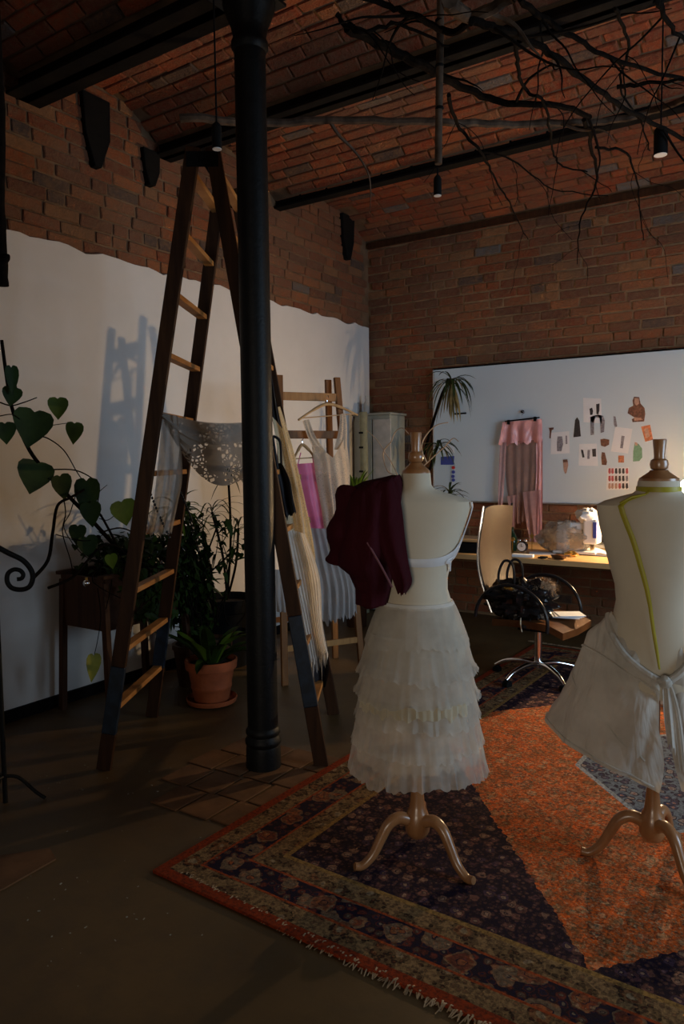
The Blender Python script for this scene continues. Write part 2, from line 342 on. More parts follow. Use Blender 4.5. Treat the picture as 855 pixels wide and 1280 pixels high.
# ---------------------------------------------------------------- mesh helpers
class MB:
    def __init__(s): s.v = []; s.f = []; s.mi = []
    def add(s, vs, fs, k=0):
        b = len(s.v); s.v += [Vector(p) for p in vs]; s.f += [[b+i for i in f] for f in fs]; s.mi += [k]*len(fs); return s
    def box(s, c, size, rz=0, mat=None, k=0):
        x, y, z = size[0]/2, size[1]/2, size[2]/2
        vs = [Vector((a, b, d)) for d in (-z, z) for a, b in ((-x, -y), (x, -y), (x, y), (-x, y))]
        m = mat if mat is not None else Matrix.Rotation(rz, 3, 'Z')
        vs = [m @ p + Vector(c) for p in vs]
        return s.add(vs, [(3, 2, 1, 0), (4, 5, 6, 7), (0, 1, 5, 4), (1, 2, 6, 5), (2, 3, 7, 6), (3, 0, 4, 7)], k)
    def bar(s, a, b, w, h, up=(0, 0, 1), k=0):
        """rectangular bar from a to b, w across, h along 'up'"""
        a = Vector(a); b = Vector(b); d = b-a; L = d.length; d.normalize()
        side = d.cross(Vector(up)).normalized(); u2 = side.cross(d).normalized()
        m = Matrix((side, d, u2)).transposed()
        return s.box((a+b)/2, (w, L, h), mat=m, k=k)
    def tube(s, pts, r, n=8, cap=True, k=0):
        pts = [Vector(p) for p in pts]; N = len(pts)
        rs = r if isinstance(r, (list, tuple)) else [r]*N
        vs = []; prev = None
        for i, p in enumerate(pts):
            d = (pts[min(i+1, N-1)] - pts[max(i-1, 0)]).normalized()
            ref = prev if prev is not None else (Vector((0, 0, 1)) if abs(d.z) < 0.9 else Vector((1, 0, 0)))
            a = (ref - d*ref.dot(d)).normalized(); prev = a; b = d.cross(a)
            for j in range(n):
                t = 2*PI*j/n; vs.append(p + (a*math.cos(t)+b*math.sin(t))*rs[i])
        fs = [(i*n+j, i*n+(j+1) % n, (i+1)*n+(j+1) % n, (i+1)*n+j) for i in range(N-1) for j in range(n)]
        if cap: fs += [tuple(range(n-1, -1, -1)), tuple((N-1)*n+j for j in range(n))]
        return s.add(vs, fs, k)
    def lathe(s, prof, c=(0, 0, 0), n=24, cap=True, k=0):
        c = Vector(c); N = len(prof)
        vs = [c + Vector((r*math.cos(2*PI*j/n), r*math.sin(2*PI*j/n), z)) for z, r in prof for j in range(n)]
        fs = [(i*n+j, i*n+(j+1) % n, (i+1)*n+(j+1) % n, (i+1)*n+j) for i in range(N-1) for j in range(n)]
        if cap: fs += [tuple(range(n-1, -1, -1)), tuple((N-1)*n+j for j in range(n))]
        return s.add(vs, fs, k)
    def rings(s, rows, closed=True, cap=False, k=0):
        n = len(rows[0]); N = len(rows); vs = [p for r in rows for p in r]
        m = n if closed else n-1
        fs = [(i*n+j, i*n+(j+1) % n, (i+1)*n+(j+1) % n, (i+1)*n+j) for i in range(N-1) for j in range(m)]
        if cap: fs += [tuple(range(n-1, -1, -1)), tuple((N-1)*n+j for j in range(n))]
        return s.add(vs, fs, k)
    def poly(s, pts, nrm, th, k=0):
        """flat outline extruded by th along nrm"""
        n = len(pts); nv = Vector(nrm)*th
        vs = [Vector(p) for p in pts]+[Vector(p)+nv for p in pts]
        return s.add(vs, [tuple(range(n-1, -1, -1)), tuple(range(n, 2*n))]+[(i, (i+1) % n, n+(i+1) % n, n+i) for i in range(n)], k)
    def blob(s, c, r, n=14, m=9, amp=0.0, fr=4.0, sq=1.0, k=0):
        rows = []
        for i in range(m+1):
            ph = PI*(i+0.02)/(m+0.04) - PI/2
            row = []
            for j in range(n):
                t = 2*PI*j/n
                d = Vector((math.cos(ph)*math.cos(t), math.cos(ph)*math.sin(t), math.sin(ph)))
                if sq != 1: d = Vector([math.copysign(abs(q)**sq, q) for q in d])
                q = 1 + amp*noise.noise(d*fr + Vector(c)*3)
                row.append(Vector(c) + Vector((d.x*r[0], d.y*r[1], d.z*r[2]))*q)
            rows.append(row)
        return s.rings(rows, True, True, k)
    def build(s, name, mats, parent=None, loc=None, smooth=True, label=None, cat=None, group=None, kind=None, bevel=0):
        me = bpy.data.meshes.new(name)
        off = Vector((0, 0, 0))
        if parent is not None: off = Vector(parent.get('_w', (0, 0, 0)))
        elif loc is not None: off = Vector(loc)
        me.from_pydata([p-off for p in s.v], [], s.f)
        if not isinstance(mats, (list, tuple)): mats = [mats]
        for m in mats: me.materials.append(m)
        me.polygons.foreach_set('material_index', s.mi)
        if smooth: me.polygons.foreach_set('use_smooth', [True]*len(me.polygons))
        me.update()
        if smooth:
            try: me.set_sharp_from_angle(angle=0.75)
            except Exception: pass
        o = bpy.data.objects.new(name, me); col.objects.link(o)
        if parent is not None: o.parent = parent
        else: o.location = off
        o['_w'] = tuple(off)
        if label: o['label'] = label
        if cat: o['category'] = cat
        if group: o['group'] = group
        if kind: o['kind'] = kind
        if bevel:
            b = o.modifiers.new('bevel', 'BEVEL'); b.width = bevel; b.segments = 2; b.limit_method = 'ANGLE'
        return o

def thing(name, label, cat, loc=(0, 0, 0), group=None):
    o = bpy.data.objects.new(name, None); col.objects.link(o); o.location = loc
    o.empty_display_size = 0.1
    o['label'] = label; o['category'] = cat; o['_w'] = tuple(loc)
    if group: o['group'] = group
    return o

def lerp(a, b, t): return a + (b-a)*t
def curve_pts(pts, n=8):
    """Catmull-Rom through points"""
    P = [Vector(p) for p in pts]; out = []
    for i in range(len(P)-1):
        p0 = P[max(i-1, 0)]; p1 = P[i]; p2 = P[i+1]; p3 = P[min(i+2, len(P)-1)]
        for k in range(n):
            t = k/n
            out.append(0.5*((2*p1)+(p2-p0)*t+(2*p0-5*p1+4*p2-p3)*t*t+(3*p1-p0-3*p2+p3)*t**3))
    out.append(P[-1]); return out
def sheet(left, right, n=24, m=6, amp=0.01, freq=5, nrm=(0, -1, 0), seed=0, ragged=0.0, bulge=0.0, grow=True, vn=0.0):
    """hanging cloth: left and right edges as point lists from top to bottom, folds running down"""
    L = curve_pts(left, m); R = curve_pts(right, m); nv = Vector(nrm).normalized(); rows = []
    N = len(L)
    for i in range(N):
        t = i/(N-1); row = []
        for j in range(n+1):
            u = j/n
            p = L[i].lerp(R[i], u)
            a = amp*(0.25+0.75*t if grow else 1.0)
            f = math.sin(u*freq*2*PI + seed + 1.2*noise.noise(Vector((u*3, t*1.5, seed))))
            f += 0.6*noise.noise(Vector((u*freq*1.7, t*2.5, seed+5)))
            p = p + nv*(a*f + bulge*math.sin(PI*u))
            if vn: p = p - Vector((0, 0, vn*(1-abs(2*u-1))*max(0.0, 1-t*1.6)))
            if ragged and i == N-1: p = p + Vector((0, 0, ragged*noise.noise(Vector((u*freq*4, seed, 0)))))
            row.append(p)
        rows.append(row)
    return MB().rings(rows, closed=False)

# ================================================================ SETTING
XW = -3.929; YB = 6.534; XR = 2.6; YF = -3.2; ZC = 3.66; PLZ = 2.824
# floor
fl = MB().box(((XW+XR)/2, (YF+YB)/2, -0.05), (XR-XW+0.6, YB-YF+0.6, 0.10)).build('floor', M['floor'], kind='structure', smooth=False)
# brick floor patch round the column, pieces lying flush in the concrete
pv = MB(); 
for i in range(5):
    for j in range(4):
        w, d = 0.168, 0.205
        x = -2.62 + i*w + (0.03 if j % 2 else 0); y = 2.14 + j*d + i*0.012
        if (i == 0 and j == 0) or (i == 4 and j == 3) : continue
        b = MB().box((x+w/2, y+d/2, 0.0035), (w-0.012, d-0.012, 0.007), rz=R_.uniform(-.03, .03))
        b.build('floor_brick', M['paver'], fl, smooth=False, bevel=0.003)
q = [onz(*p, 0.0) for p in ((-30, 1075), (20, 1068), (62, 1062), (70, 1075), (40, 1092), (5, 1112), (-30, 1128))]
MB().poly([(p.x, p.y, 0) for p in q], (0, 0, 1), 0.006).build('floor_patch', M['paver'], fl, smooth=False)

def vault_z(y):
    for a, b, rise in VAULTS:
        if a <= y <= b: return ZC + rise*(1-(2*(y-a)/(b-a)-1)**2)
    return ZC
VAULTS = [(1.45, 2.70, 0.23), (2.70, 3.77, 0.22), (3.77, 5.05, 0.24), (5.05, YB, 0.20)]

def brick_mesh(name, L, D, H, seed, mat):
    """a worn brick: a box with two cuts per edge, corners pushed about"""
    r = random.Random(seed); bm = bmesh.new()
    bmesh.ops.create_cube(bm, size=1.0)
    for v in bm.verts: v.co = Vector((v.co.x*L, v.co.y*D, v.co.z*H))
    bmesh.ops.bevel(bm, geom=bm.edges[:], offset=0.006, segments=1, affect='EDGES')
    for v in bm.verts: v.co += Vector((r.uniform(-1, 1)*0.004, r.uniform(-1, 1)*0.003, r.uniform(-1, 1)*0.003))
    me = bpy.data.meshes.new(name); bm.to_mesh(me); bm.free(); me.materials.append(mat)
    return me
BL, BH, BD = 0.245, 0.070, 0.05
ROW = 0.0815
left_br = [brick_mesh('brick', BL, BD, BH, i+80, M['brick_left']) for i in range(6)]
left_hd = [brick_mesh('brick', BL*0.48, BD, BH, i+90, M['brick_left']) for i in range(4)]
wall_br = [brick_mesh('brick', BL, BD, BH, i, M['brick_wall']) for i in range(6)]
wall_hd = [brick_mesh('brick', BL*0.48, BD, BH, i+20, M['brick_wall']) for i in range(4)]
ceil_br = [brick_mesh('brick', BL, BD, BH, i+40, M['brick_ceil']) for i in range(6)]
ceil_hd = [brick_mesh('brick', BL*0.48, BD, BH, i+60, M['brick_ceil']) for i in range(3)]

def place_bricks(parent, slots, meshes_l, meshes_s, mat_stuff, limit=296):
    """slots: (priority, long?, matrix). The first 'limit' become objects, the rest one joined part."""
    slots.sort(key=lambda q: q[0])
    base = Matrix.Translation(-Vector(parent['_w']))
    stuff = MB()
    for n, (pr, lg, mw) in enumerate(slots):
        me = R_.choice(meshes_l if lg else meshes_s)
        if n < limit:
            o = bpy.data.objects.new('brick', me); col.objects.link(o); o.parent = parent
            o.matrix_local = base @ mw
        else:
            stuff.add([mw @ v.co for v in me.vertices], [list(p.vertices) for p in me.polygons])
    if stuff.v:
        stuff.build('bricks', mat_stuff, parent, smooth=False, kind='stuff')

# --- left wall
wl = MB().box((XW-0.08, (YF+YB)/2, 2.0), (0.10, YB-YF+0.3, 4.1)).build('wall_left', M['mortar_dark'], kind='structure', smooth=False)
# plaster coat with a ragged upper edge, 3 cm proud
pm = MB(); n = 150; top = []
for i in range(n+1):
    y = lerp(YF, YB-0.015, i/n)
    top.append((y, PLZ + 0.030*noise.noise(Vector((y*5, 0, 0))) + 0.018*noise.noise(Vector((y*17, 3, 0)))))
fr = [(XW, y, z) for y, z in top]; bo = [(XW, y, 0) for y, z in top]; bk = [(XW-0.035, y, z+0.01) for y, z in top]
pm.rings([[Vector(p) for p in bo], [Vector(p) for p in fr], [Vector(p) for p in bk]], closed=False)
pm.build('plaster', M['plaster'], wl, smooth=False)
slots = []
for r in range(17):
    z = PLZ - 0.09 + r*ROW + ROW/2; y = 0.9 - R_.uniform(0, 0.2); k = 0
    while y < YB:
        lg = R_.random() > 0.22; L = BL if lg else BL*0.48
        yc = y + L/2
        if yc > YB-0.05: break
        if z + BH/2 < vault_z(yc)+0.03:
            mw = Matrix.Translation((XW-0.045+R_.uniform(-.005, .007), yc, z+R_.uniform(-.003, .003))) @ Matrix.Rotation(PI/2+R_.uniform(-.012, .012), 4, 'Z') @ Matrix.Rotation(R_.uniform(-.015, .015), 4, 'X')
            slots.append(((Vector((XW, yc, z))-CAM).length if yc > 2.3 else 99, lg, mw))
        y += L + 0.013
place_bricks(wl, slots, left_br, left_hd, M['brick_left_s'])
MB().box((XW+0.011, (YF+YB)/2, 0.035), (0.022, YB-YF, 0.07)).build('baseboard_left', M['beam'], kind='structure', smooth=False)

# --- back wall
wb = MB().box(((XW+XR)/2, YB+0.085, 2.0), (XR-XW+0.3, 0.10, 4.1)).build('wall_back', M['mortar'], kind='structure', smooth=False)
slots = []
for r in range(46):
    z = 0.02 + r*ROW + ROW/2; x = XW + 0.02 - R_.uniform(0, 0.12)
    while x < 0.4:
        lg = R_.random() > 0.25; L = BL if lg else BL*0.48; xc = x+L/2
        covered = (xc > -3.05 and 1.14 < z < 2.30)
        if xc > XW+0.03 and z+BH/2 < ZC+0.05 and not covered:
            mw = Matrix.Translation((xc, YB+0.050+R_.uniform(-.007, .005), z+R_.uniform(-.003, .003))) @ Matrix.Rotation(R_.uniform(-.012, .012), 4, 'Z') @ Matrix.Rotation(R_.uniform(-.015, .015), 4, 'X')
            vis = (z > 2.3 and xc < -0.8) or (-2.95 < xc < -1.0 and 0.3 < z < 1.1)
            slots.append(((0 if vis else 50)+(Vector((xc, YB, z))-CAM).length, lg, mw))
        x += L+0.013
place_bricks(wb, slots, wall_br, wall_hd, M['brick_wall_s'])
# --- unseen sides with the window opening and an added rear opening for fill
def wall_with_hole(name, axis, c, a0, a1, h0, h1, z0, z1):
    m = MB()
    def seg(p0, p1, q0, q1):
        mid = (p0+p1)/2; zc = (q0+q1)/2
        if axis == 'x': m.box((c, mid, zc), (0.12, p1-p0, q1-q0))
        else: m.box((mid, c, zc), (p1-p0, 0.12, q1-q0))
    seg(a0, h0, 0, 4.0); seg(h1, a1, 0, 4.0); seg(h0, h1, 0, z0); seg(h0, h1, z1, 4.0)
    return m.build(name, M['plaster'], kind='structure', smooth=False)
wall_with_hole('wall_right', 'x', XR+0.06, YF-0.1, YB+0.1, 2.2, 4.6, 0.9, 2.6)
wall_with_hole('wall_front', 'y', YF-0.06, XW-0.1, XR+0.1, -0.7, 1.3, 0.6, 1.9)

# --- ceiling: shallow brick vaults
cm = MB()
for a, b, rise in VAULTS+[(0.2, 1.45, 0.23), (-1.05, 0.2, 0.23), (-2.3, -1.05, 0.23), (YF-.1, -2.3, 0.15)]:
    rows = []
    for i in range(13):
        y = lerp(a, b, i/12); z = ZC + 0.022 + rise*(1-(2*i/12-1)**2)
        rows.append([Vector((XW-0.1, y, z)), Vector((XR+0.1, y, z))])
    cm.rings(rows, closed=False)
cm.box(((XW+XR)/2, (YF+YB)/2, 4.08), (XR-XW+0.4, YB-YF+0.4, 0.08))
ce = cm.build('ceiling', M['mortar_dark'], kind='structure', smooth=False)
slots = []
for vi, (a, b, rise) in enumerate(VAULTS):
    # walk along the arc
    y = a + 0.03
    row = 0
    while y < b-0.02:
        def zz(q): return ZC + rise*(1-(2*(q-a)/(b-a)-1)**2)
        sl = (zz(y+0.01)-zz(y-0.01))/0.02; ang = math.atan(sl); z = zz(y)
        x = XW + 0.01 - R_.uniform(0, 0.24)
        while x < 0.5:
            lg = R_.random() > 0.12; L = BL if lg else BL*0.48; xc = x+L/2
            if xc > XW+0.04:
                mw = Matrix.Translation((xc, y, z+0.034+R_.uniform(-.005, .004))) @ Matrix.Rotation(ang, 4, 'X') @ Matrix.Rotation(PI/2, 4, 'X')
                d = (Vector((xc, y, z))-CAM)
                cx = RW.transposed() @ d
                px = CXP + FPX*cx.x/-cx.z; py = CYP - FPX*cx.y/-cx.z
                inside = cx.z < 0 and -15 < px < 870 and -15 < py < 330
                if inside or R_.random() < 0.0 or (d.length < 7.5 and cx.z < 0 and -260 < px < 1100 and py > -260):
                    slots.append(((0 if inside else 50)+d.length, lg, mw))
            x += L+0.013
        y += ROW*math.cos(ang); row += 1
place_bricks(ce, slots, ceil_br, ceil_hd, M['brick_ceil_s'])

# steel beams that carry the vaults
def beam(y, wf, z0, label, hgt=0.16):
    t = thing('steel_beam', label, 'beam', ((XW+XR)/2, y, z0))
    xs = (XW-0.03, XR); L = xs[1]-xs[0]; xc = (xs[0]+xs[1])/2
    MB().box((xc, y, z0+0.009), (L, wf, 0.018)).build('flange', M['beam'], t, smooth=False, bevel=0.003)
    MB().box((xc, y, z0+hgt/2), (L, wf*0.25, hgt)).build('web', M['beam'], t, smooth=False)
beam(2.70, 0.22, 3.585, 'wide black girder resting on the cast iron column, nearest of the ceiling beams', 0.2)
beam(3.77, 0.16, 3.605, 'black ceiling beam between the near wide girder and the thin far beam')
beam(5.07, 0.09, 3.610, 'thin black ceiling beam farthest back, nearest the brick wall above the board')
MB().box(((XW+XR)/2, YB-0.012, 3.635), (XR-XW, 0.03, 0.05)).build('trim_1', M['planter'], kind='structure', smooth=False)

# thin wedge shaped brackets on the left wall, blackened to look recessed
def wedge(pxs, y0, y1, z0, z1, label):
    m = MB(); d = 0.02; yc = (y0+y1)/2 - 0.01; w = 0.025
    rows = [[Vector((XW-0.03, yc-w, z0)), Vector((XW-0.03, yc+w, z0)), Vector((XW+0.03, yc+w, z0)), Vector((XW+0.03, yc-w, z0))],
            [Vector((XW-0.03, y0+0.02, lerp(z0, z1, .45))), Vector((XW-0.03, y1, lerp(z0, z1, .45))), Vector((XW+d*.6, y1, lerp(z0, z1, .45))), Vector((XW+d*.6, y0+0.02, lerp(z0, z1, .45)))],
            [Vector((XW-0.03, y0, z1)), Vector((XW-0.03, y1, z1)), Vector((XW+d, y1, z1)), Vector((XW+d, y0, z1))]]
    m.rings(rows, True, True)
    m.build('wall_bracket', M['black'], loc=(XW, (y0+y1)/2, z0), smooth=False, label=label, cat='bracket', bevel=0.006)
wedge(None, 3.09, 3.30, 3.36, 3.80, 'larger black wedge bracket high on the left brick wall, under the vault')
wedge(None, 3.57, 3.72, 3.38, 3.62, 'small black wedge bracket on the left brick wall, right of the larger one')
wedge(None, 6.03, 6.24, 3.42, 3.84, 'dark bracket high in the far corner of the left brick wall')

# ================================================================ COLUMN
CX_, CY_ = -2.262, 2.72
t = thing('iron_column', 'black cast iron column with ringed base standing in a brick floor patch', 'column', (CX_, CY_, 0))
MB().lathe([(0.10, 0.074), (1.6, 0.073), (3.36, 0.072)], (CX_, CY_, 0), 32).build('shaft', M['iron'], t)
MB().lathe([(0.0, 0.086), (0.10, 0.084), (0.115, 0.080), (0.125, 0.087), (0.14, 0.089), (0.155, 0.080), (0.165, 0.077), (0.175, 0.084), (0.19, 0.084), (0.205, 0.074)], (CX_, CY_, 0), 32).build('base', M['iron'], t)
MB().lathe([(3.36, 0.073), (3.38, 0.085), (3.40, 0.085), (3.42, 0.075), (3.47, 0.085), (3.53, 0.11), (3.56, 0.12), (3.57, 0.12)], (CX_, CY_, 0), 32).build('capital', M['iron'], t)
MB().box((CX_, CY_-0.02, 3.578), (0.26, 0.26, 0.014)).build('bearing_plate', M['iron'], t, smooth=False)

# ================================================================ RUG
q0 = onz(232, 1090); q0.z = 0
ux = Vector((1.0, -0.075, 0)); uy = Vector((-0.02, 1.0, 0))
RUGC = q0 + ux*1.47 + uy*1.95
n, m2 = 40, 50; rt = []; 
for j in range(m2+1):
    row = []
    for i in range(n+1):
        u = lerp(-1.47, 1.47, i/n); w = lerp(-1.95, 1.95, j/m2)
        z = 0.012 + 0.0025*noise.noise(Vector((u*2, w*2, 0)))
        row.append((u, w, z))
    rt.append(row)
rug = thing('persian_rug', 'large persian rug with navy field, orange medallion and cream borders', 'rug', RUGC)
me = bpy.data.meshes.new('pile'); vs = [p for r in rt for p in r]; nb = len(vs)
fs = [(j*(n+1)+i, j*(n+1)+i+1, (j+1)*(n+1)+i+1, (j+1)*(n+1)+i) for j in range(m2) for i in range(n)]
bd = [i for i in range(n+1)] + [j*(n+1)+n for j in range(1, m2+1)] + [m2*(n+1)+i for i in range(n-1, -1, -1)] + [j*(n+1) for j in range(m2-1, 0, -1)]
for k in bd: vs.append((vs[k][0], vs[k][1], 0.001))
L = len(bd); fs += [(bd[i], nb+i, nb+(i+1) % L, bd[(i+1) % L]) for i in range(L)]
me.from_pydata(vs, [], fs); me.materials.append(M['rug'])
po = bpy.data.objects.new('pile', me); col.objects.link(po); po.parent = rug
po.matrix_local = Matrix(((ux.x, uy.x, 0, 0), (ux.y, uy.y, 0, 0), (0, 0, 1, 0), (0, 0, 0, 1)))
fm = MB()
for side in (-1, 1):
    for i in range(1500):
        u = lerp(-1.46, 1.46, (i+R_.uniform(-.4, .4))/619); L = R_.uniform(0.025, 0.06)
        p = RUGC + ux*u + uy*(1.95*side)
        a = Vector((R_.uniform(-.5, .5), side, 0)).normalized()
        z = R_.uniform(0.004, 0.012); sv = Vector((a.y, -a.x, 0))*0.0028
        p1 = p + a*L*0.5 + Vector((0, 0, z+0.002)); p2 = p + a*L + Vector((R_.uniform(-.01, .01), 0, 0.003)); p0 = p+Vector((0, 0, 0.008))-a*0.004
        fm.add([p0-sv, p0+sv, p1+sv, p1-sv, p2+sv*.5, p2-sv*.5], [(0, 1, 2, 3), (3, 2, 4, 5)])
M['fringe'] = plain('cream wool fringe', (0.42, 0.30, 0.18), 0.9, var=0.4, scale=20, bump=0)
fm.build('fringe', M['fringe'], rug, smooth=False, kind='stuff')

# crumbs and snips on the floor
dm = MB()
for k in range(60):
    px = R_.choice([R_.gauss(150, 60), R_.uniform(10, 420), R_.gauss(90, 40)]); py = R_.choice([R_.uniform(950, 1240), R_.gauss(1130, 40), R_.gauss(975, 15)])
    p = onz(px, py)
    if (p.x > -1.95 and p.y > 1.7) or py > 1280 or p.x < XW+0.1: continue
    s = R_.uniform(0.0015, 0.0045); dm.box((p.x, p.y, s*0.3), (s*R_.uniform(1, 3), s, s*0.5), rz=R_.uniform(0, 3))
dm.build('thread_snips', M['cream_metal'], smooth=False, kind='stuff', label='pale thread snips and crumbs scattered on the concrete floor', cat='litter')

# ================================================================ TALL DOUBLE LADDER
fA = Vector((-2.907, 2.281, 0)); fB = Vector((-3.274, 2.923, 0)); fC = Vector((-2.022, 2.872, 0)); fD = Vector((-2.383, 3.515, 0))
Mc = (fA+fB+fC+fD)/4; us = (fA-fB+fC-fD).normalized(); uw = (fC-fA+fD-fB).normalized()
topN = Mc + us*0.27; topF = Mc - us*0.27; ZT = 2.98
tA = topN - uw*0.045 + Vector((0, 0, ZT)); tB = topF - uw*0.045 + Vector((0, 0, ZT)); tC = topN + uw*0.045 + Vector((0, 0, ZT)); tD = topF + uw*0.045 + Vector((0, 0, ZT))
t = thing('double_ladder', 'tall dark wooden double ladder straddling beside the black column, lace draped over it', 'ladder', Mc)
def rail(a, b, w, h, mats, zone, sd):
    m = MB(); d = (b-a)
    cuts = [0, zone[0], zone[1], 1]
    side = sd
    L = d.normalized(); s2 = L.cross(side).normalized()
    for q in range(3):
        p0 = a+d*cuts[q]; p1 = a+d*cuts[q+1]
        mm = Matrix((side.cross(L).normalized(), L, side)).transposed()
        m.box((p0+p1)/2, (h, (p1-p0).length, w), mat=mm, k=1 if q == 1 else 0)
    return m
for a, b, zn in ((fA, tA, (0.06, 0.17)), (fB, tB, (0.10, 0.2)), (fC, tC, (0.10, 0.25)), (fD, tD, (0.12, 0.2))):
    rail(a, b, 0.030, 0.070, None, zn, us).build('rail', [M['ladder'], M['blue_paint']], t, smooth=False, bevel=0.004)
rung_pts = {}
for nm, a, b, a1, b1 in (('L', fA, tA, fB, tB), ('R', fC, tC, fD, tD)):
    pts = []
    for k in range(10):
        z = 0.30 + k*0.285
        f = z/ZT; p = a.lerp(b, f); q = a1.lerp(b1, f); pts.append((p, q))
        e = (p-q).normalized()
        MB().bar(p-e*0.002, q-e*0.016, 0.050, 0.026).build('rung', M['rung'], t, smooth=False, bevel=0.003)
    rung_pts[nm] = pts
MB().tube([tA.lerp(tC, .5)+us*0.03-Vector((0, 0, .06)), tB.lerp(tD, .5)-us*0.03-Vector((0, 0, .06))], 0.010, 8).build('hinge_rod', M['black'], t)
for s_, p in ((1, topN), (-1, topF)):
    MB().box(p+us*s_*0.0185+Vector((0, 0, ZT-0.06)), (0.15, 0.006, 0.07), rz=math.atan2(uw.y, uw.x)).build('hinge_plate', M['black'], t, smooth=False)
# crumpled blue-grey stay cord between the two frames
nL = (tA-fA).cross(us).normalized(); nR = (tC-fC).cross(us).normalized()
if nL.dot(uw) > 0: nL = -nL
if nR.dot(uw) < 0: nR = -nR
def onL(px, py, off=0.05): return onp(px, py, fA+nL*off, nL)
vdir = Vector((fC.x, fC.y, 0)).normalized(); gmid = fC.lerp(fD, .45)
def onR(px, py, off=0.05): return onp(px, py, gmid-vdir*(off-.02)*1.6, vdir)

# lace swag hung between the two frames, and the gauze panel on the left frame
pn = us; p0_ = fA - us*0.10
def onN(px, py, off=0.0): return onp(px, py, p0_-us*off, pn)
t = thing('lace_shawl', 'grey lace shawl swagged from the tall ladder towards the black column', 'shawl', onN(250, 560))
rows = []
NB = 28
for i in range(15):
    v = i/14; row = []
    for j in range(NB+1):
        u = j/NB
        tx = lerp(202, 308, u); ty = lerp(516, 529, u) + 6*math.sin(PI*u)
        bx = lerp(206, 312, min(1, u*1.0)); by = lerp(520, 560, u) + 62*math.sin(PI*min(1, u*0.78+0.05))
        px = lerp(tx, bx, v); py = lerp(ty, by, v)
        p = onN(px, py, 0.30*u)
        p += us*(0.09*math.sin(PI*v)*math.sin(PI*u) + 0.006*math.sin(v*26+u*4))
        row.append(p)
    rows.append(row)
MB().rings(rows, closed=False).build('lace_panel', M['grey_lace'], t)
rows2 = [[p + us*0.02 + Vector((0, 0, 0.004)) for p in r] for r in rows[:6]]
MB().rings(rows2, closed=False).build('gauze_edge', M['grey_gauze'], t)
sheet([onN(203, 516), onN(196, 590), onN(190, 640), onN(182, 668)], [onN(222, 520), onN(228, 590), onN(222, 630), onN(214, 668)], 20, 6, 0.014, 2.5, us, 3, 0.05).build('hanging_end', M['grey_gauze'], t)
# bead garland on the ladder
m = MB()
for k in range(16):
    f = k/15; p = onN(lerp(187, 212, f), lerp(614, 672, f)+2*math.sin(f*PI)); m.blob(p, (0.006, 0.006, 0.008), 6, 4)
for k in range(12):
    f = k/11; p = onN(lerp(226, 240, f), lerp(616, 650, f), 0.3); m.blob(p, (0.006, 0.006, 0.008), 6, 4)
m.build('bead_garland', M['black_gloss'], loc=onN(200, 640), label='thin garland of dark beads hanging below the grey lace shawl', cat='beads')

# garments on the right frame
def hang(name, label, cat, mat, L, R, off, **kw):
    l = [onR(*p, off) for p in L]; r = [onR(*p, off) for p in R]
    o = sheet(l, r, nrm=-us, **kw)
    return o
g = 'garments hung on the tall ladder'
t = thing('lace_dress', 'long cream lace dress hanging on the tall ladder, behind the black strappy top', 'dress', onR(380, 620))
hang('', '', '', None, [(338, 508), (346, 560), (352, 620), (358, 680), (362, 720)], [(350, 508), (366, 560), (382, 630), (393, 690), (396, 752)], 0.05, n=26, m=8, amp=0.012, freq=3, seed=2, ragged=0.06, bulge=0.05).build('lace_panel', M['cream_lace'], t)
hang('', '', '', None, [(339, 512), (348, 570), (356, 640), (361, 700)], [(348, 512), (362, 570), (378, 640), (386, 720)], 0.035, n=20, m=8, amp=0.015, freq=3, seed=5, bulge=0.04).build('lining', M['white_cloth'], t)
o = hang('', '', '', None, [(354, 662), (364, 720), (379, 780), (389, 832)], [(382, 668), (399, 720), (403, 780), (410, 818)], 0.085, n=60, m=9, amp=0.008, freq=9, seed=8, ragged=0.22, bulge=0.05)
o.build('fringed_skirt', M['white_cloth'], loc=onR(385, 740), label='white pleated fringed skirt hanging on the tall ladder below the cream lace', cat='skirt')
t = thing('strappy_top', 'small black strappy top hanging on the tall ladder over the cream dress', 'top', onR(358, 600))
hang('', '', '', None, [(344, 580), (346, 608), (350, 632), (356, 650)], [(352, 578), (362, 600), (366, 622), (370, 640)], 0.11, n=14, m=6, amp=0.012, freq=2, seed=1, ragged=0.05, bulge=0.03).build('bodice', M['black_cloth'], t)
for pts in ([(341, 545), (344, 566), (347, 585)], [(341, 545), (350, 552), (352, 580)]):
    MB().tube(curve_pts([onR(*p, 0.11) for p in pts], 5), 0.007, 6).build('strap', M['black_cloth'], t)
hang('', '', '', None, [(389, 818), (393, 845), (396, 866)], [(410, 812), (411, 838), (407, 860)], 0.0, n=12, m=5, amp=0.015, freq=2, seed=4, bulge=0.02).build('black_garment', M['black_cloth'], loc=onR(400, 840), label='black cloth hem showing under the fringed skirt on the tall ladder', cat='garment')
hang('', '', '', None, [(337, 462), (338, 500), (340, 520)], [(340, 470), (349, 520), (353, 536)], 0.07, n=10, m=5, amp=0.008, freq=2, seed=9).build('dark_scarf', M['black_cloth'], loc=onR(344, 500), label='dark scarf hung on the tall ladder rail, above the cream lace dress', cat='scarf')

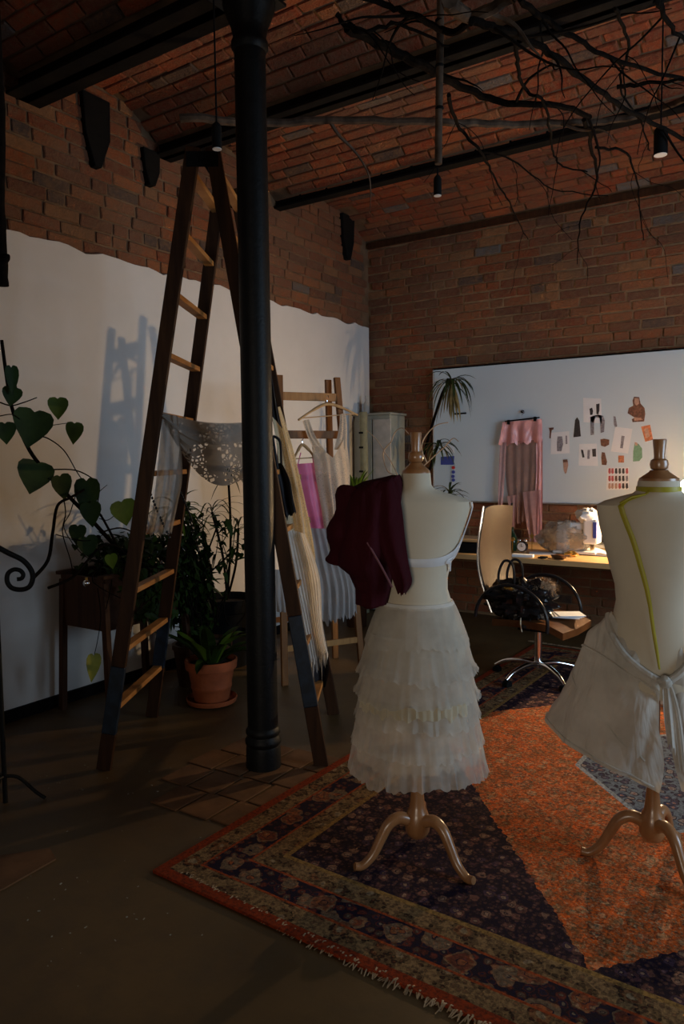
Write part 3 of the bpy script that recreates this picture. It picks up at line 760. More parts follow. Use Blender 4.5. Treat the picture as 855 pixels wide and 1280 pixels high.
# ================================================================ STEP LADDER BEHIND
gA = onz(356, 857); gB = onz(453, 842)
gd = (gB-gA).normalized(); gn = Vector((-gd.y, gd.x, 0))           # away from camera
if gn.y < 0: gn = -gn
gm = (gA+gB)/2; H2 = 2.07
w2 = 0.215
back = gm + gn*0.46
def onG(px, py, off=0.0):
    nn = (Vector((0, 0, 1))*0.29 - gn*H2).normalized()
    nn = (-gn*H2 + Vector((0, 0, 0.23))).normalized()
    return onp(px, py, gA + nn*off, nn)
t = thing('step_ladder', 'brown wooden step ladder with clothes hangers, behind the tall ladder by the left wall', 'ladder', gm)
apx = gm + gn*0.23
tops = []
for s_, base in ((-1, gA), (1, gB)):
    top = apx + gd*s_*w2 + Vector((0, 0, H2)) - gn*0.03
    tops.append(top)
    d = (top-base).normalized(); mm = Matrix((gd, d, gd.cross(d))).transposed()
    MB().box((base+top)/2, (0.045, (top-base).length, 0.028), mat=mm).build('rail', M['ladder2'], t, smooth=False, bevel=0.004)
    b2 = back + gd*(s_*0.33-0.03); t2 = apx + gd*(s_*w2-0.040) + Vector((0, 0, H2-0.01)) + gn*0.03
    d = (t2-b2).normalized(); mm = Matrix((gd, d, gd.cross(d))).transposed()
    MB().box((b2+t2)/2, (0.045, (t2-b2).length, 0.028), mat=mm).build('rail', M['ladder2'], t, smooth=False, bevel=0.004)
for k, z in enumerate((1.93, 1.67, 1.38, 1.09, 0.80, 0.50, 0.24)):
    f = z/H2; a = gA.lerp(tops[0], f); b = gB.lerp(tops[1], f)
    a2 = a.lerp(b, 0.0); MB().bar(a2, b, 0.022, 0.055 if k < 2 else 0.04).build('rung', M['rung2'] if k != 1 else M['ladder2'], t, smooth=False, bevel=0.003)
b2a = back - gd*0.36; b2b = back+gd*0.30
for z in (0.35, 0.95):
    f = z/H2; MB().bar(b2a.lerp(apx-gd*w2+Vector((0, 0, H2)), f), b2b.lerp(apx+gd*w2+Vector((0, 0, H2)), f), 0.02, 0.04).build('rung', M['ladder2'], t, smooth=False, bevel=0.003)

def hanger(name, label, pl, apex, L, R, mat, hookz=0.06, group='wooden hangers on the step ladder'):
    """triangular wooden hanger between pixel corners on the plane function pl"""
    a = pl(*apex); l = pl(*L); r = pl(*R)
    t = thing(name, label, 'hanger', a, group)
    MB().tube(curve_pts([l, l.lerp(a, .55)+Vector((0, 0, .012)), a, r.lerp(a, .55)+Vector((0, 0, .012)), r], 6), [0.008]*6+[0.011]*13+[0.008]*6, 8).build('shoulder_bar', mat, t)
    MB().tube([l.lerp(a, .12), r.lerp(a, .12)], 0.004, 6).build('trouser_bar', mat, t)
    MB().tube(curve_pts([a, a+Vector((0, 0, .03)), a+Vector((0.012, .0, .045)), a+Vector((0, 0.01, hookz)), a+Vector((-.015, .01, hookz-.01))], 5), 0.0022, 6).build('hook', M['chrome'], t)
    return t
hanger('clothes_hanger', 'pale wooden hanger on the step ladder carrying the blush lace slip dress', lambda x, y: onG(x, y, 0.06), (409, 505), (373, 525), (447, 519), M['hanger_wood'])
hanger('clothes_hanger', 'small wooden hanger under the second rung carrying the pink satin garment', lambda x, y: onG(x, y, 0.03), (378, 556), (366, 576), (395, 574), M['hanger_wood'], 0.04)
def hangG(L, R, off, **kw): return sheet([onG(*p, off) for p in L], [onG(*p, off) for p in R], nrm=-gn, **kw)
t = thing('pink_garment', 'bright pink satin bodice hanging on the step ladder', 'garment', onG(385, 640))
hangG([(368, 580), (374, 610), (384, 650), (396, 690)], [(396, 578), (401, 620), (407, 660), (411, 692)], 0.02, n=18, m=7, amp=0.012, freq=2, seed=3, bulge=0.03).build('bodice', M['pink'], t)
for a, b in (((372, 582), (376, 566)), ((392, 580), (390, 566))):
    MB().tube([onG(*a, .02), onG(*b, .025)], 0.004, 6).build('strap', M['pink'], t)
hangG([(385, 660), (389, 700), (397, 740), (397, 778)], [(420, 660), (434, 690), (444, 730), (446, 768)], 0.035, n=40, m=8, amp=0.016, freq=6, seed=6, ragged=0.08, bulge=0.05, grow=True).build('muslin_skirt', M['blue_grey'], loc=onG(415, 720), label='blue grey muslin skirt hanging low on the step ladder, under the pink and blush garments', cat='skirt')
t = thing('slip_dress', 'blush lace slip dress with thin straps hanging from the pale wooden hanger', 'dress', onG(410, 600))
hangG([(389, 552), (395, 600), (402, 640), (408, 690)], [(432, 545), (437, 590), (436, 640), (433, 690)], 0.06, n=34, m=8, amp=0.012, freq=4, seed=7, bulge=0.06, ragged=0.04, vn=0.13).build('body', M['blush_lace'], t)
hangG([(378, 526), (384, 545), (392, 562)], [(386, 524), (394, 545), (408, 566)], 0.07, n=8, m=5, amp=0.006, freq=2, seed=2).build('strap', M['blush_lace'], t)
hangG([(425, 518), (424, 535), (418, 562)], [(432, 516), (434, 535), (434, 562)], 0.07, n=8, m=5, amp=0.006, freq=2, seed=4).build('strap', M['blush_lace'], t)
hangG([(396, 600), (402, 640), (408, 690)], [(420, 600), (424, 640), (424, 690)], 0.045, n=12, m=5, amp=0.01, freq=2, seed=4).build('lining', M['rose_tulle'], t)
hangG([(343, 712), (344, 740), (346, 765)], [(354, 712), (356, 740), (358, 765)], 0.10, n=12, m=5, amp=0.012, freq=2, seed=4).build('pale_scarf', M['blue_grey'], loc=onG(350, 740), label='pale cloth hanging low at the left leg of the step ladder, seen past the column', cat='scarf')

# ================================================================ DRESS FORMS
def ringrow(c, ang, a, b, z, yo=0.0, n=40, ex=1.0, fn=None):
    ca, sa = math.cos(ang), math.sin(ang); row = []
    for j in range(n):
        th = 2*PI*j/n; x = math.cos(th); y = math.sin(th)
        x = math.copysign(abs(x)**ex, x)*a; y = math.copysign(abs(y)**ex, y)*b + yo
        if fn: x, y, dz = fn(th, x, y); 
        else: dz = 0
        row.append(Vector((c[0]+x*ca-y*sa, c[1]+x*sa+y*ca, z+dz)))
    return row
def dress_form(c, ang, s, dz, prof, label, legs, knob):
    t = thing('dress_form', label, 'dress form', (c[0], c[1], 0))
    rows = [ringrow(c, ang, a, b, z, yo, 48, ex) for z, a, b, yo, ex in prof]
    MB().rings(rows, True, True).build('torso', M['linen'], t)
    zt = prof[-1][0]; rt_ = prof[-1][1]
    cap = MB().lathe([(zt-0.002, rt_*0.97), (zt+0.008, rt_*0.95), (zt+0.018, rt_*0.75), (zt+0.03, rt_*0.50), (zt+0.037, rt_*0.42)], (c[0], c[1], 0), 28)
    k = knob; z = zt+0.037
    cap.lathe([(z, k*0.9), (z+0.006, k*1.35), (z+0.02, k*1.5), (z+0.034, k*1.35), (z+0.04, k*0.9), (z+0.05, k*0.85), (z+0.105, k*1.08), (z+0.108, k*1.0)], (c[0], c[1], 0), 24)
    cap.build('neck_knob', M['beech'], t)
    zb = prof[0][0]
    MB().lathe([(0.10, 0.020), (0.108, 0.034), (0.13, 0.045), (0.17, 0.047), (0.20, 0.038), (0.215, 0.030), (0.235, 0.027), (0.30, 0.021), (zb+0.02, 0.019)], (c[0], c[1], 0), 24).build('pole', M['beech'], t)
    for an in legs:
        a = math.radians(an); d = Vector((math.cos(a), math.sin(a), 0)); C0 = Vector((c[0], c[1], 0))
        pts = curve_pts([C0+d*r+Vector((0, 0, z)) for r, z in ((0.03, 0.170), (0.075, 0.185), (0.115, 0.165), (0.145, 0.115), (0.175, 0.062), (0.215, 0.028), (0.245, 0.030))], 5)
        N = len(pts); rr = [lerp(0.024, 0.014, i/(N-1)) for i in range(N)]
        MB().tube(pts, rr, 12).build('leg', M['beech'], t)
    return t
c1 = (-1.225, 2.35); ang1 = math.radians(27.4)
prof1 = [(0.72, .150, .115, 0, 1), (0.76, .178, .13, 0, 1), (0.83, .176, .13, 0, 1), (0.90, .158, .12, 0, 1), (0.97, .130, .105, 0, 1), (1.03, .112, .094, 0, 1), (1.07, .112, .093, .005, 1), (1.12, .124, .10, .015, .95),
         (1.18, .150, .112, .025, .9), (1.24, .170, .115, .03, .9), (1.29, .186, .105, .02, .88), (1.325, .196, .088, .01, .9), (1.345, .195, .076, .0, .95), (1.358, .172, .068, 0, 1), (1.37, .130, .062, 0, 1), (1.380, .092, .058, 0, 1), (1.392, .064, .055, 0, 1), (1.405, .055, .053, 0, 1), (1.44, .052, .052, 0, 1), (1.447, .052, .052, 0, 1)]
dress_form(c1, ang1, 1, 0, prof1, 'cream dress form wearing a tiered tulle petticoat and burgundy garment, left of the two', (230, -10, 110), 0.0185)
c2 = (-0.49, 2.78); ang2 = math.radians(10)
prof2 = [(0.66, .155, .12, 0, 1), (0.70, .185, .135, 0, 1), (0.78, .186, .137, 0, 1), (0.86, .165, .125, 0, 1), (0.93, .145, .112, 0, 1), (0.98, .136, .105, 0, 1), (1.04, .142, .108, .005, .95),
         (1.12, .166, .118, .02, .9), (1.19, .185, .122, .03, .88), (1.25, .199, .115, .025, .86), (1.30, .207, .10, .015, .88), (1.325, .205, .085, .0, .92), (1.34, .18, .078, 0, 1), (1.355, .13, .074, 0, 1), (1.366, .088, .072, 0, 1), (1.378, .073, .070, 0, 1), (1.40, .070, .068, 0, 1), (1.412, .069, .067, 0, 1)]
f2 = dress_form(c2, ang2, 1, 0, prof2, 'cream dress form with yellow tape measure and linen wrap skirt, at the right frame edge', (198, 318, 78), 0.021)

# --- petticoat: gathered tulle tiers, every tier a flounce of its own
t = thing('petticoat', 'white tiered tulle petticoat on the left dress form', 'petticoat', (c1[0], c1[1], 0.4))
def flounce(c, ang, z0, z1, a0, a1, b0, b1, nf, seed, amp, cx=0.0, rag=0.012, n=200, rows=9, flare=0.0):
    rr = []
    for i in range(rows):
        v = i/(rows-1)
        def fn(th, x, y, v=v):
            r = math.hypot(x, y); 
            f = math.sin(th*nf+seed+1.5*noise.noise(Vector((math.cos(th)*3, math.sin(th)*3, seed+v))))
            f = 0.35*f*(0.6+0.8*noise.noise(Vector((math.cos(th)*2, math.sin(th)*2, seed*2)))) + 1.1*noise.noise(Vector((math.cos(th)*nf*0.33, math.sin(th)*nf*0.33, seed+v*0.6))) + 0.5*noise.noise(Vector((math.cos(th)*nf*1.1, math.sin(th)*nf*1.1, seed+v*0.4)))
            k = 1 + amp*(0.2+0.8*v)*f/max(r, .01)
            dz = 0 if i < rows-1 else rag*noise.noise(Vector((math.cos(th)*14, math.sin(th)*14, seed)))
            return x*k+cx*v, y*k, dz + (0.006*math.sin(th*3+seed))*v
        e = v**0.85
        rr.append(ringrow(c, ang, lerp(a0, a1, e)+flare*v**6, lerp(b0, b1, e)+flare*v**6, lerp(z0, z1, v), 0, n, 1, fn))
    return MB().rings(rr, True)
tiers = [(0.985, 0.840, .132, .190, 20, .003, 0), (0.878, 0.735, .172, .208, 30, .006, .014), (0.765, 0.650, .192, .215, 32, .007, .014), (0.672, 0.565, .202, .226, 34, .008, .004), (0.578, 0.470, .216, .240, 36, .010, .004), (0.484, 0.372, .230, .252, 40, .012, .004)]
for k, (z0, z1, a0, a1, nf, am, fl_) in enumerate(tiers):
    flounce(c1, ang1, z0, z1, a0, a1, a0*0.86, a1*0.90, nf, k*2.3, am, flare=fl_, rag=0.018).build('tier', M['tulle'] if k < 5 else M['tulle'], t)
flounce(c1, ang1, 0.985, 0.575, .128, .215, .112, .19, 24, 9.0, .006, rag=0.02).build('lining', M['tulle_dense'], t)
flounce(c1, ang1, 0.66, 0.42, .18, .222, .16, .20, 26, 11.0, .010, rag=0.03).build('underskirt', M['tulle'], t)
MB().rings([ringrow(c1, ang1, .135, .116, 0.972, 0, 60), ringrow(c1, ang1, .136, .117, 0.98, 0, 60), ringrow(c1, ang1, .130, .112, 0.99, 0, 60)]).build('waistband', M['white_cloth'], t)
for k in range(5):
    z0, z1, a0 = tiers[k+1][0], 0, tiers[k+1][2]
    MB().rings([ringrow(c1, ang1, a0+.004, a0*.86+.004, z0-.006, 0, 90), ringrow(c1, ang1, a0+.006, a0*.86+.006, z0, 0, 90), ringrow(c1, ang1, a0+.003, a0*.86+.003, z0+.004, 0, 90)]).build('gathering_seam', M['tulle'], t)

fr_ = []
for i in range(5):
    v = i/4; row = []
    for j in range(70):
        a = math.radians(lerp(-158, -36, j/69)); rr_ = .216+.004*v+.003*math.sin(j*1.7)+.002*noise.noise(Vector((j*.6, v, 0)))
        x = math.cos(a)*rr_; y = math.sin(a)*rr_*.9; row.append(Vector((c1[0]+x*math.cos(ang1)-y*math.sin(ang1), c1[1]+x*math.sin(ang1)+y*math.cos(ang1), .655-.044*v*(1+.7*noise.noise(Vector((j*.22, 2, 0)))))))
    fr_.append(row)
MB().rings(fr_, closed=False).build('ivory_frill', cloth('ivory silk', (.66, .59, .44), trans=.4, var=.12, alpha=.85), t)
# --- white bra: band and strap on the back of the left form
t = thing('bra', 'white satin bra strapped round the left dress form', 'bra', (c1[0], c1[1], 1.15))
def pw(prof, z):
    for p, q in zip(prof, prof[1:]):
        if p[0] <= z <= q[0]:
            f = (z-p[0])/(q[0]-p[0]); return [lerp(p[i], q[i], f) for i in range(1, 5)]
    return list(prof[-1][1:])
def surf(c, ang, prof, th, z, off=0.004):
    a, b, yo, ex = pw(prof, z); x = math.cos(th); y = math.sin(th)
    x = math.copysign(abs(x)**ex, x)*(a+off); y = math.copysign(abs(y)**ex, y)*(b+off)+yo
    ca, sa = math.cos(ang), math.sin(ang)
    return Vector((c[0]+x*ca-y*sa, c[1]+x*sa+y*ca, z))
def band(c, ang, prof, path, wid, off=0.005, seg=8):
    """strip lying on the form along (theta deg, z) stations, wid high"""
    P = curve_pts([Vector((math.radians(a), z, w)) for (a, z), w in zip(path, wid)], seg); rows = []
    for i, p in enumerate(P):
        q = P[min(i+1, len(P)-1)]-P[max(i-1, 0)]
        dth, dz = q.x*0.14, q.y; L = math.hypot(dth, dz) or 1; nx, nz = -dz/L, dth/L
        row = []
        for k in range(5):
            s_ = (k-2)/4*p.z
            row.append(surf(c, ang, prof, p.x+nx*s_/0.14, p.y+nz*s_, off+0.003*math.cos((k-2)*0.7)))
        rows.append(row)
    return MB().rings(rows, closed=False)
band(c1, ang1, prof1, [(-175, 1.165), (-130, 1.145), (-90, 1.135), (-50, 1.14), (-15, 1.165), (30, 1.18), (90, 1.18), (150, 1.18), (185, 1.165)], [.045, .035, .03, .034, .05, .08, .09, .08, .045]).build('back_band', M['satin_white'], t)
band(c1, ang1, prof1, [(-30, 1.15), (-14, 1.20), (-10, 1.26), (-10, 1.31), (-15, 1.345)], [.045, .03, .02, .018, .018], 0.006).build('strap', M['satin_white'], t)
band(c1, ang1, prof1, [(-150, 1.15), (-166, 1.20), (-170, 1.26), (-170, 1.31), (-165, 1.345)], [.045, .03, .02, .018, .018], 0.006).build('strap', M['satin_white'], t)
band(c1, ang1, prof1, [(-22, 1.10), (-30, 1.128), (-42, 1.137), (-24, 1.15)], [.01, .012, .012, .01], 0.009).build('bow', M['satin_white'], t)

# --- burgundy garment over the left shoulder
lat = Vector((math.cos(ang1), math.sin(ang1), 0)); dep = Vector((-math.sin(ang1), math.cos(ang1), 0)); C1 = Vector((c1[0], c1[1], 0))
def onF(px, py, off=0.0): return onp(px, py, C1 - dep*off, dep)      # plane through the form, off towards the camera
t = thing('burgundy_garment', 'dark burgundy garment slung over the left shoulder of the left dress form', 'garment', onF(465, 680, .1))
body = [((500, 594), (490, 594)), ((503, 600), (455, 603)), ((504, 612), (430, 618)), ((503, 635), (424, 640)), ((501, 655), (418, 662)), ((498, 680), (422, 690)), ((494, 700), (420, 707)), ((492, 715), (437, 717)), ((490, 735), (445, 735)), ((486, 752), (446, 754))]
rows = []
for i, (r, l) in enumerate(body):
    pr = onF(*r, .03); pl = onF(*l, .03); mid = (pr+pl)/2; a = (pr-pl).length/2; row = []
    dd = [0.05, 0.085, .11, .13, .135, .135, .13, .12, .10, .085][i]
    for j in range(44):
        th = 2*PI*j/44; k = 1 + 0.09*noise.noise(Vector((math.cos(th)*2.5, math.sin(th)*2.5, i*0.45)))+0.03*math.sin(th*9+i*.3)
        row.append(mid + lat*(a*math.cos(th)*k) + dep*(dd*math.sin(th)*k) + Vector((0, 0, 0.006*noise.noise(Vector((th, i, 3))))))
    rows.append(row)
MB().rings(rows, True, True).build('body', M['burgundy'], t)
fl_ = [((475, 594), (495, 594)), ((472, 612), (499, 612)), ((468, 640), (503, 640)), ((472, 670), (506, 670)), ((484, 705), (511, 705)), ((492, 728), (515, 728)), ((497, 742), (508, 741))]
L = [onF(*p[0], .145) for p in fl_]; R = [onF(*p[1], .125) for p in fl_]
L[0] = onF(485, 597, .08); R[0] = onF(493, 596, .07); L[1] = onF(472, 606, .12); R[1] = onF(497, 606, .10)
sheet(L, R, 16, 6, 0.006, 1.5, -dep, 2, bulge=0.02, ragged=0.02).build('front_panel', M['burgundy'], t)
MB().tube(curve_pts([onF(459, 678, .165), (onF(472, 700, .168)), onF(484, 722, .168), onF(490, 734, .16)], 6), 0.0035, 6).build('trim_cord', M['burgundy_trim'], t)
for a0, a1, rr in (((440, 612), (424, 700), .05), ((455, 690), (468, 752), .045)):
    p = curve_pts([onF(*a0, .05), onF((a0[0]+a1[0])/2-4, (a0[1]+a1[1])/2, .09), onF(*a1, .06)], 6)
    N = len(p); m = MB().tube(p, [rr*(0.9+0.2*math.sin(i*1.1)) for i in range(N)], 14)
    m.build('sleeve', M['burgundy'], t)

# --- yellow tape measure on the right form
t = thing('tape_measure', 'yellow tape measure hanging down the back of the right dress form', 'tape measure', (c2[0], c2[1], 1.3))
band(c2, ang2, prof2, [(-112, 1.378), (-118, 1.366), (-125, 1.34), (-120, 1.30), (-112, 1.22), (-106, 1.12), (-102, 1.05), (-98, 0.98), (-94, 0.92), (-89, 0.84), (-86, 0.775)], [.015]*7+[.013, .011, .009, .005], 0.004).build('ribbon', M['tape'], t)
MB().rings([ringrow(c2, ang2, .074, .073, 1.374, 0, 40), ringrow(c2, ang2, .0755, .0735, 1.382, 0, 40), ringrow(c2, ang2, .074, .072, 1.392, 0, 40)]).build('neck_loop', M['tape'], t)
MB().tube([surf(c2, ang2, prof2, math.radians(-118), 1.366, .004), surf(c2, ang2, prof2, math.radians(-125), 1.358, .03), surf(c2, ang2, prof2, math.radians(-128), 1.335, .01)], 0.004, 6).build('end_loop', M['tape'], t)

# --- linen wrap skirt on the right form
t = thing('wrap_skirt', 'greyish white linen garment knotted at the back of the right dress form', 'skirt', (c2[0], c2[1], 0.5))
def crease(u, v):
    s_ = 0.0
    for (u0, v0, u1, v1, wd, hg) in ((.0, .12, .36, .32, .03, .012), (.02, .16, .40, .62, .04, -.014), (.0, .2, .22, .95, .03, .013), (.01, .22, .12, 1.0, .02, -.010), (.0, .10, .55, .18, .03, .010), (.42, .2, .30, 1.0, .04, .012)):
        dx, dy = u1-u0, (v1-v0)*.5; L2 = dx*dx+dy*dy; tt = max(0, min(1, ((u-u0)*dx+(v-v0)*.5*dy)/L2))
        dd = math.hypot(u-u0-tt*dx, (v-v0)*.5-tt*dy); s_ += 1.5*hg*math.exp(-(dd/wd)**2)*(1-.4*tt)
    return s_ + .013*noise.noise(Vector((u*9, v*4, 1.3)))+.007*noise.noise(Vector((u*22, v*9, 4.3)))
def skirt_panel(th0, th1, ztop, zhem, aw, ah, seed, n=60, m=18, amp=0.012):
    rows = []
    for i in range(m+1):
        v = i/m; row = []
        for j in range(n+1):
            u = j/n; th = math.radians(lerp(th0(v), th1(v), u))
            z = lerp(ztop(u), zhem(u), v)
            a = lerp(aw(u), ah(u), v**0.9)
            f = math.sin(u*11+seed+2.0*v) * amp * (0.3+v) + amp*1.2*noise.noise(Vector((u*5, v*1.2+seed, seed)))
            # soft cross creases running down from the knot
            f += crease(u, v)
            r = a + f; x = math.cos(th)*r; y = math.sin(th)*r*0.82
            ca, sa = math.cos(ang2), math.sin(ang2)
            row.append(Vector((c2[0]+x*ca-y*sa, c2[1]+x*sa+y*ca, z)))
        rows.append(row)
    return MB().rings(rows, closed=False)
# left side sweep: slit just right of the centre back (-86 deg) round the left flank to the front
def zt1(u): return 0.735 + 0.19*min(1, u*2.6)**0.8 + 0.02*math.sin(u*6)
def zh1(u): return 0.355 + 0.16*min(1, u*2.2)
skirt_panel(lambda v: -85+(5*math.sin((v-.45)*5.5) if v > .45 else 0), lambda v: -300, zt1, zh1, lambda u: lerp(.152, .15, u) if u > .1 else .145+.0*u, lambda u: .20+.165*min(1, u*2.4), 1.0, 180, 44, .010).build('left_panel', M['grey_linen'], t)
skirt_panel(lambda v: -80+18*max(0, v-.2), lambda v: 60, lambda u: 0.735+0.20*min(1, u*3.5)**0.8, lambda u: 0.37-0.02*math.sin(u*8), lambda u: .15, lambda u: .215+.06*min(1, u*2), 4.0, 70, 20, .014).build('right_panel', M['grey_linen'], t)
def skirt_pt(u, v, off=.004):
    th = math.radians(lerp(-85, -300, u)); z = lerp(zt1(u), zh1(u), v); a = lerp(lerp(.152, .15, u) if u > .1 else .145, .20+.165*min(1, u*2.4), v**0.9)
    f = math.sin(u*11+1+2*v)*.010*(.3+v)+.012*noise.noise(Vector((u*5, v*1.2+1, 1)))+crease(u, v)
    r = a+f+off; x = math.cos(th)*r; y = math.sin(th)*r*.82; ca, sa = math.cos(ang2), math.sin(ang2)
    return Vector((c2[0]+x*ca-y*sa, c2[1]+x*sa+y*ca, z))
for (ua, va), (ub, vb) in (((.02, .16), (.42, .30)), ((.06, .80), (.42, .56)), ((.02, .97), (.45, .97))):
    MB().tube([skirt_pt(lerp(ua, ub, k/30), lerp(va, vb, k/30), .001) for k in range(31)], .0045, 6).build('seam', M['grey_linen'], t)
# rolled top edge, knot and ties
P = [surf(c2, ang2, prof2, math.radians(a), z, .014) for a, z in ((-176, .925), (-160, .90), (-140, .86), (-120, .81), (-100, .765), (-84, .735))]
MB().tube(curve_pts(P, 6), 0.012, 8).build('rolled_edge', M['grey_linen'], t)
P = [surf(c2, ang2, prof2, math.radians(a), z, .016) for a, z in ((-80, .735), (-66, .775), (-45, .85), (-20, .90), (0, .93))]
MB().tube(curve_pts(P, 6), 0.013, 8).build('rolled_edge', M['grey_linen'], t)
kn = surf(c2, ang2, prof2, math.radians(-82), .74, .035)
MB().blob(kn, (.022, .018, .022), 12, 8, .5, 3).build('knot', M['grey_linen'], t)
d2 = Vector((math.cos(ang2), math.sin(ang2), 0)); e2 = Vector((-math.sin(ang2), math.cos(ang2), 0))
sheet([kn+d2*-.008, kn+Vector((0, 0, -.10))-d2*.002-e2*.03, kn+Vector((0, 0, -.20))+d2*.012-e2*.04], [kn+d2*.016, kn+Vector((0, 0, -.10))+d2*.030-e2*.03, kn+Vector((0, 0, -.22))+d2*.038-e2*.04], 10, 8, .008, 1.5, -e2, 2, .05).build('tie', M['grey_linen'], t)
sheet([kn+d2*.0, kn+Vector((0, 0, -.1))+d2*.02-e2*.02, kn+Vector((0, 0, -.28))+d2*.045-e2*.03], [kn+d2*.02, kn+Vector((0, 0, -.1))+d2*.05-e2*.02, kn+Vector((0, 0, -.30))+d2*.075-e2*.03], 10, 8, .008, 1.5, -e2, 6, .05).build('tie', M['grey_linen'], t)

# ================================================================ DESK
t = thing('work_table', 'long light wood work table standing along the brick wall', 'table', (-1.4, 5.9, 0))
DX0, DX1, DY0, DY1 = -3.15, 1.2, 5.36, 6.46; DZ = 0.74
MB().box(((DX0+DX1)/2, (DY0+DY1)/2, DZ-0.02), (DX1-DX0, DY1-DY0, 0.04)).build('tabletop', M['pine'], t, smooth=False, bevel=0.003)
for x in (DX0+0.12, -1.05, DX1-0.12):
    for y in (DY0+0.35, DY1-0.1):
        MB().box((x, y, (DZ-0.04)/2), (0.04, 0.04, DZ-0.04)).build('leg', M['alu'], t, smooth=False, bevel=0.003)
MB().box(((DX0+DX1)/2, DY1-0.1, 0.66), (DX1-DX0-0.3, 0.03, 0.05)).build('rail', M['alu'], t, smooth=False)

def onD(px, py, z=0.74): return onz(px, py, z)
# desk lamp: base, two arms, shade with the bulb inside, just beyond the right frame edge
lx, ly, lz = LAMP
t = thing('desk_lamp', 'lit desk lamp behind the right dress form', 'lamp', (lx+0.35, ly+0.25, DZ))
MB().lathe([(DZ, .09), (DZ+.015, .09), (DZ+.025, .07)], (lx+.35, ly+.25, 0), 24).build('base', M['cream_metal'], t)
MB().tube([(lx+.35, ly+.25, DZ+.02), (lx+.45, ly+.25, 1.15)], .008, 8).build('arm', M['alu'], t)
ax = Vector((-.42, -.86, -.28)).normalized(); s1 = ax.cross(Vector((0, 0, 1))).normalized(); s2 = s1.cross(ax); bc_ = LAMP - ax*.02
MB().tube([(lx+.45, ly+.25, 1.15), LAMP-ax*.11], .008, 8).build('arm', M['alu'], t)
MB().rings([[bc_+ax*d_+(s1*math.cos(2*PI*k/28)+s2*math.sin(2*PI*k/28))*r for k in range(28)] for d_, r in ((.05, .085), (.0, .075), (-.05, .058), (-.085, .035), (-.095, .012))], True, False).build('shade', M['lamp_glass'], t)
em = plain('glowing bulb', (1, .8, .5), emit=((1.0, .62, .28), 45.0), bump=0)
MB().blob(LAMP-ax*.055, (.020, .020, .020), 14, 10).build('bulb', em, t)

# sewing machine wrapped in a crumpled clear cover
t = thing('sewing_machine', 'white sewing machine with a blue stripe under a crumpled cover on the work table', 'sewing machine', (-1.55, 5.85, DZ))
sy = 5.80
def onS(px, py, dy=0): return ony(px, py, sy+dy)
def sbox(p0, p1, d0, d1, name, mat, bev=.01):
    a = onS(*p0); b = onS(*p1); MB().box(((a.x+b.x)/2, sy+(d0+d1)/2, (a.z+b.z)/2), (abs(b.x-a.x), d1-d0, abs(a.z-b.z))).build(name, mat, t, smooth=False, bevel=bev)
sbox((731, 648), (749, 680), -.06, .08, 'head', M['white_plastic'], .015)
sbox((744, 652), (748, 672), -.066, -.055, 'stripe', M['blue'], .001)
sbox((697, 652), (732, 666), -.04, .07, 'arm', M['white_plastic'], .015)
sbox((697, 660), (709, 692), -.05, .08, 'pillar', M['white_plastic'], .015)
sbox((738, 679), (742, 688), -.01, .02, 'needle_bar', M['chrome'], .001)
sbox((694, 686), (748, 693), -.08, .10, 'bed', M['white_plastic'], .01)
a = onS(735, 640); MB().blob((a.x, sy, a.z-.03), (.085, .08, .06), 20, 10, .45, 3.5).build('cover_peak', M['white_plastic'], t)
a = onS(706, 668); MB().blob((a.x, sy, DZ+.125), (.20, .13, .13), 30, 16, .35, 4).build('cover', M['clear_wrap'], t)

# things on the table
def open_book(c, rz, w, h, label, name='open_book'):
    t = thing(name, label, 'book', c); m = MB(); cz, sz = math.cos(rz), math.sin(rz)
    for s_ in (-1, 1):
        rows = []
        for i in range(9):
            u = i/8; x = s_*u*w; z = .004+.028*math.sin(min(1, u*1.15)*PI*.9)*(1-.35*u)
            rows.append([Vector((c[0]+x*cz-y*sz, c[1]+x*sz+y*cz, c[2]+z)) for y in (-h/2, h/2)])
            
        lo = [[Vector((p.x, p.y, c[2]+.002)) for p in r] for r in rows]
        mm = MB().rings([[a, b] for a, b in rows], closed=False).rings([[a, b] for a, b in lo], closed=False)
        for e in (0, 1): mm.rings([[r[e] for r in rows], [r[e] for r in lo]], closed=False)
        mm.rings([rows[-1], lo[-1]], closed=False)
        mm.build('page_block', M['paper'], t)
    return t
p = onD(755, 690); open_book((p.x-.02, p.y-.12, DZ), -.25, .21, .27, 'open white book on the work table in front of the sewing machine')
a = onD(752, 684); MB().box((a.x, a.y+.05, DZ+.012), (.30, .22, .024), rz=.2).build('paper_stack', M['cream_paper'], loc=(a.x, a.y+.05, DZ), smooth=False, label='stack of cream paper behind the open book', cat='paper')
a = onD(714, 696); MB().blob((a.x, a.y, DZ+.022), (.05, .03, .022), 12, 7, .6, 4).build('gold_foil', M['gold'], loc=(a.x, a.y, DZ), smooth=False, label='crumpled gold foil lump beside the open book', cat='foil')
a = onD(698, 699); MB().blob((a.x, a.y, DZ+.018), (.06, .03, .018), 12, 7, .5, 5).build('dark_pouch', M['brown_leather'], loc=(a.x, a.y, DZ), label='small dark pouch on the table edge left of the gold foil', cat='pouch')
a = onD(692, 700); t = thing('fabric_shears', 'pair of fabric shears with bright blades on the table', 'scissors', (a.x-.05, a.y+.03, DZ))
b0 = Vector((a.x-.05, a.y+.03, DZ+.006))
for s_ in (-1, 1):
    MB().bar(b0, b0+Vector((.16, .03*s_+.04, .03)), .014, .003).build('blade', M['chrome'], t, smooth=False)
    th = [2*PI*k/14 for k in range(15)]; q = b0+Vector((-.04, .022*s_, .004))
    MB().tube([q+Vector((.028*math.cos(x), .017*math.sin(x), 0)) for x in th], .005, 6).build('handle', M['black'], t)
